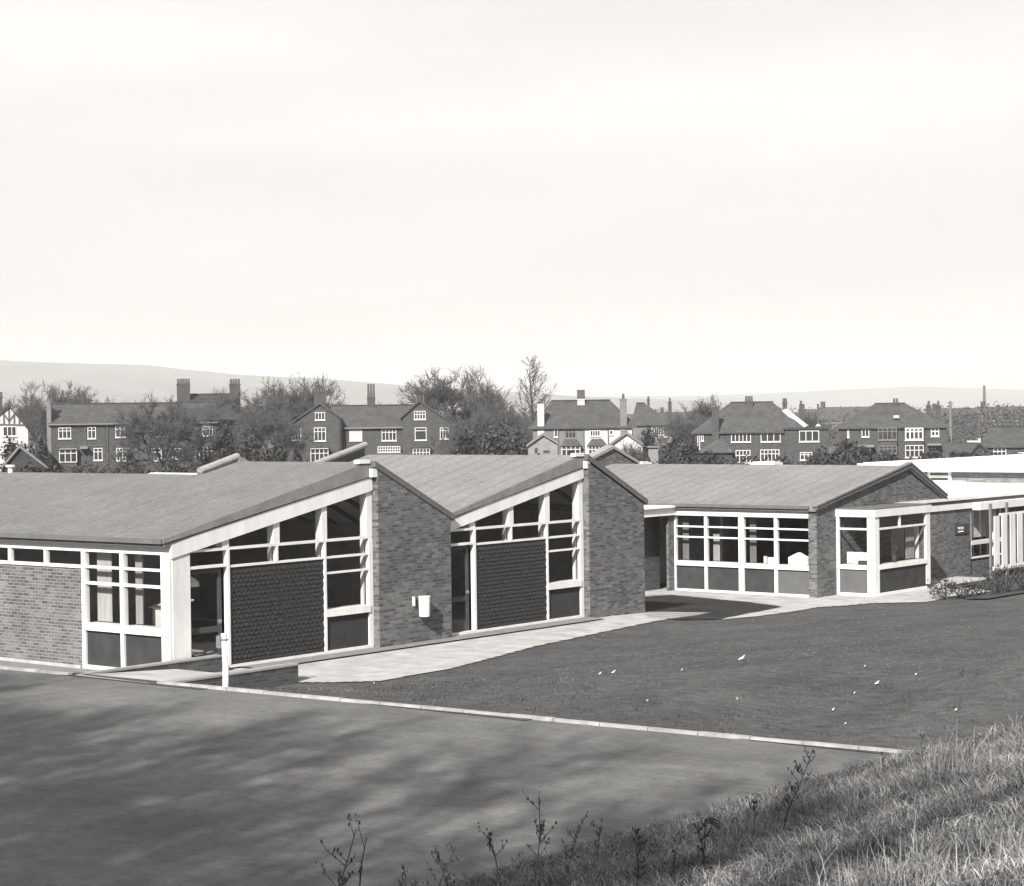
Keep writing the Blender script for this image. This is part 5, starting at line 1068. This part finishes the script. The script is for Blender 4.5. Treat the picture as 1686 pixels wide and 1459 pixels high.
def droop(root, h_):
    rt = Vector((CR.x, CR.y, 0)).normalized(); b = MB(); up = Vector((0, 0, 1)); c0 = rt*(.06*h_)+up*h_*.97
    for k in range(3):
        pts = [c0-up*.012*k, c0+rt*.05+up*(.02-.02*k), c0+rt*.11+up*(.0-.03*k), c0+rt*(.15-.01*k)+up*(-.045-.02*k)]
        b.tube(pts, [.003, .009, .008, .002], 5)
    b.build('withered_leaf', WEED).parent = root
droop(w1_, .52)
specs = [(1235, 21, .42, 0, 'small dark tufted weed left of the leaning tall one'), (965, 15.5, .85, .06, 'upright thin weed rising over the asphalt left of the bank top'), (1040, 16.6, .62, 0, 'thin weed right of the upright one, against the asphalt'), (1275+235, 26.3, .52, .03, 'short weed standing by the kerb corner'), (1195+255, 26, .4, -.05, 'low weed just left of the kerb corner'),
 (835, 13.6, .95, -.12, 'weed of a dark cluster at the bottom, leaning left'), (868, 13.7, 1.15, .03, 'tallest weed of the dark cluster at the bottom'), (898, 13.8, .95, .14, 'weed of the dark cluster at the bottom, leaning right'), (852, 13.5, .75, -.03, 'short middle weed of the dark bottom cluster'),
 (765, 12.8, .9, -.14, 'forked weed at the bottom left of the dark cluster'), (668, 12.6, 1.1, .16, 'thin curved weed at the bottom between the two dark clumps'), (655, 12.4, .95, .0, 'faint upright weed beside the thin curved one'),
 (488, 12.2, 1.35, .16, 'tall brushy dark weed at the bottom left, leaning right'), (500, 12.5, .95, .1, 'shorter brushy weed close to the tall leaning one'), (552, 12.3, 1.25, .09, 'second tall brushy weed right of the bottom left one'), (790, 13, .55, .02, 'small weed stem beside the forked one'), (1100, 17.2, .38, .02, 'little weed left of the crooked dark weed')]
for i, (px, D, h_, ln, lab) in enumerate(specs): weed(px, 0, D, h_, 20+i, lab, lean=(ln, ln*.5), twigs=16 if h_ > .6 else 8, r0=.0065)
def grass_tuft(px, D, h_, n, seed, label, spread=.16):
    r = np.random.RandomState(seed); p = spot(px, D); g0 = float(ground(p.x, p.y)); x = r.normal(size=n)*spread*.5; y = r.normal(size=n)*spread*.5; H = h_*r.uniform(.5, 1.1, n); a = r.uniform(0, 6.28, n); ln = H*r.uniform(.1, .9, n); w_ = .005
    wx, wy = np.cos(a+1.57)*w_, np.sin(a+1.57)*w_; dx, dy = np.cos(a)*ln, np.sin(a)*ln; z = np.zeros(n)
    V = np.stack([np.stack([x-wx, y-wy, z], 1), np.stack([x+wx, y+wy, z], 1), np.stack([x+dx*.35+wx*.7, y+dy*.35+wy*.7, H*.6], 1), np.stack([x+dx*.35-wx*.7, y+dy*.35-wy*.7, H*.6], 1), np.stack([x+dx, y+dy, H], 1), np.stack([x+dx-wx*.2, y+dy-wy*.2, H], 1)], 1).reshape(-1, 3)
    b = np.arange(n)[:, None]*6; o = npmesh('grass_tuft', V, np.concatenate([b+[0, 1, 2, 3], b+[3, 2, 4, 5]]), BL, np.repeat(r.uniform(.5, 1.5, n), 6)); o.location = (p.x, p.y, g0-.03); tag(o, label, 'grass tuft', 'tall tufts on the bank')
grass_tuft(1580, 24.5, .6, 110, 1, 'tallest pale grass tuft on the bank right of the kerb corner', .5); grass_tuft(1552, 24.8, .42, 80, 2, 'pale grass tuft nearest the kerb corner', .35); grass_tuft(1462, 14.4, .36, 130, 3, 'pale straggling tuft low at the right', .5); grass_tuft(1400, 21.8, .34, 120, 4, 'mid height grass tuft on the bank edge', .4); grass_tuft(1235, 20.8, .3, 140, 5, 'dense grass tuft at the foot of the tall leaning weed', .4); grass_tuft(1650, 15.5, .4, 140, 6, 'pale tuft near the right edge of the picture', .5)

# rose bushes in the bed by the entrance
for i, (px, D, w_, h_, lab) in enumerate([(1552, 64.5, 1.3, .75, 'leafy low bush at the right foot of the bay window'), (1580, 64.8, 1.5, .6, 'low spreading bush under the nameplate'), (1612, 65.5, 1.4, .6, 'thin rose bush left of the slatted railing'), (1638, 66, 1.2, .9, 'upright rose bush below the slatted railing'), (1655, 66.5, 1.6, 1.1, 'largest dark rose bush right below the slatted railing'), (1683, 67, 1.0, .6, 'small rose bush at the right edge below the railing')]):
    p = spot(px, D); e = empty('rose_bush', (p.x, p.y, float(ground(p.x, p.y))), lab, 'bush', 'bushes in the entrance bed')
    n = 330 if i < 2 else 190; f = leaf_ball('foliage', w_/2, w_/2, h_/2, n, .05, LEAFD, 300+i, clump=16, keep=.4); f.parent = e
    rnd = random.Random(i); b = MB()
    for k in range(9):
        a = rnd.random()*6.28; b.tube([(0, 0, -.05), (math.cos(a)*w_*.2, math.sin(a)*w_*.2, h_*.5), (math.cos(a)*w_*.42, math.sin(a)*w_*.42, h_*rnd.uniform(.8, 1.1))], [.014, .01, .004], 4)
    b.build('stem', WEED).parent = e
# scraps of paper on the lawn
LIT = [(1221, 1089, 1.5, 'largest white paper scrap in the middle of the lawn'), (1444, 1130, .9, 'white paper scrap on the lawn toward the right'), (1123, 1107, .45, 'tiny white scrap left of the largest one'), (1010, 1111, .9, 'white scrap at the left of the rough band of the lawn'), (988, 1113, .7, 'flat pale scrap beside the left white scrap'), (1372, 1174, .6, 'small white scrap above the long kerb'), (1407, 1147, .4, 'tiny white scrap between two others on the rough lawn'), (1424, 1101, .35, 'tiny white scrap high on the right lawn'), (1508, 1115, .45, 'pale scrap high on the far right lawn'), (1574, 1174, .5, 'small white scrap at the foot of the right bank'), (1392, 1198, .35, 'tiny scrap just above the kerb near the tall weed'), (1214, 1156, .35, 'tiny scrap low in the rough band of the lawn'), (1066, 1159, .4, 'tiny scrap above the kerb at mid length'), (616, 1128, .4, 'tiny white scrap near the path edge at the left')]
for i, (px, py, s_, lab) in enumerate(LIT):
    d = ray(px, py); t = 20.0
    for _ in range(400):
        q = Vector((0, 0, CAMZ))+d*t
        if q.z < float(ground(q.x, q.y)): break
        t += .1
    rnd = random.Random(i); q.z = float(ground(q.x, q.y))+.03; k = (.04 if s_ > .6 else .03)*s_; V = [(q.x-k, q.y-k*.5, q.z), (q.x+k, q.y-k*.7, q.z+.02*s_), (q.x+k*.8, q.y+k, q.z+.06*s_), (q.x-k*.7, q.y+k*.8, q.z+.015)]
    b = MB(); b.hexa(V, [(x, y, z+.012) for x, y, z in V]); o = b.build('paper_scrap', plain('weathered_paper', .45, .9, .15, 20)); centred(o); tag(o, lab, 'litter', 'paper scraps on the lawn')

# ================================================================== air
hz_ = bpy.data.materials.new('haze'); hz_.use_nodes = True; t = hz_.node_tree; t.nodes.clear(); o_ = N(t, 'ShaderNodeOutputMaterial'); pv = N(t, 'ShaderNodeVolumePrincipled'); pv.inputs['Color'].default_value = (.85, .84, .825, 1); pv.inputs['Density'].default_value = 2.3e-4; pv.inputs['Anisotropy'].default_value = .0; t.links.new(pv.outputs[0], o_.inputs['Volume'])
hb_ = MB().box(-7600, 7600, -7600, 7600, -10, 230).build('haze', hz_); tag(hb_, 'pale haze filling the air over school and plain', 'haze', kind='stuff')
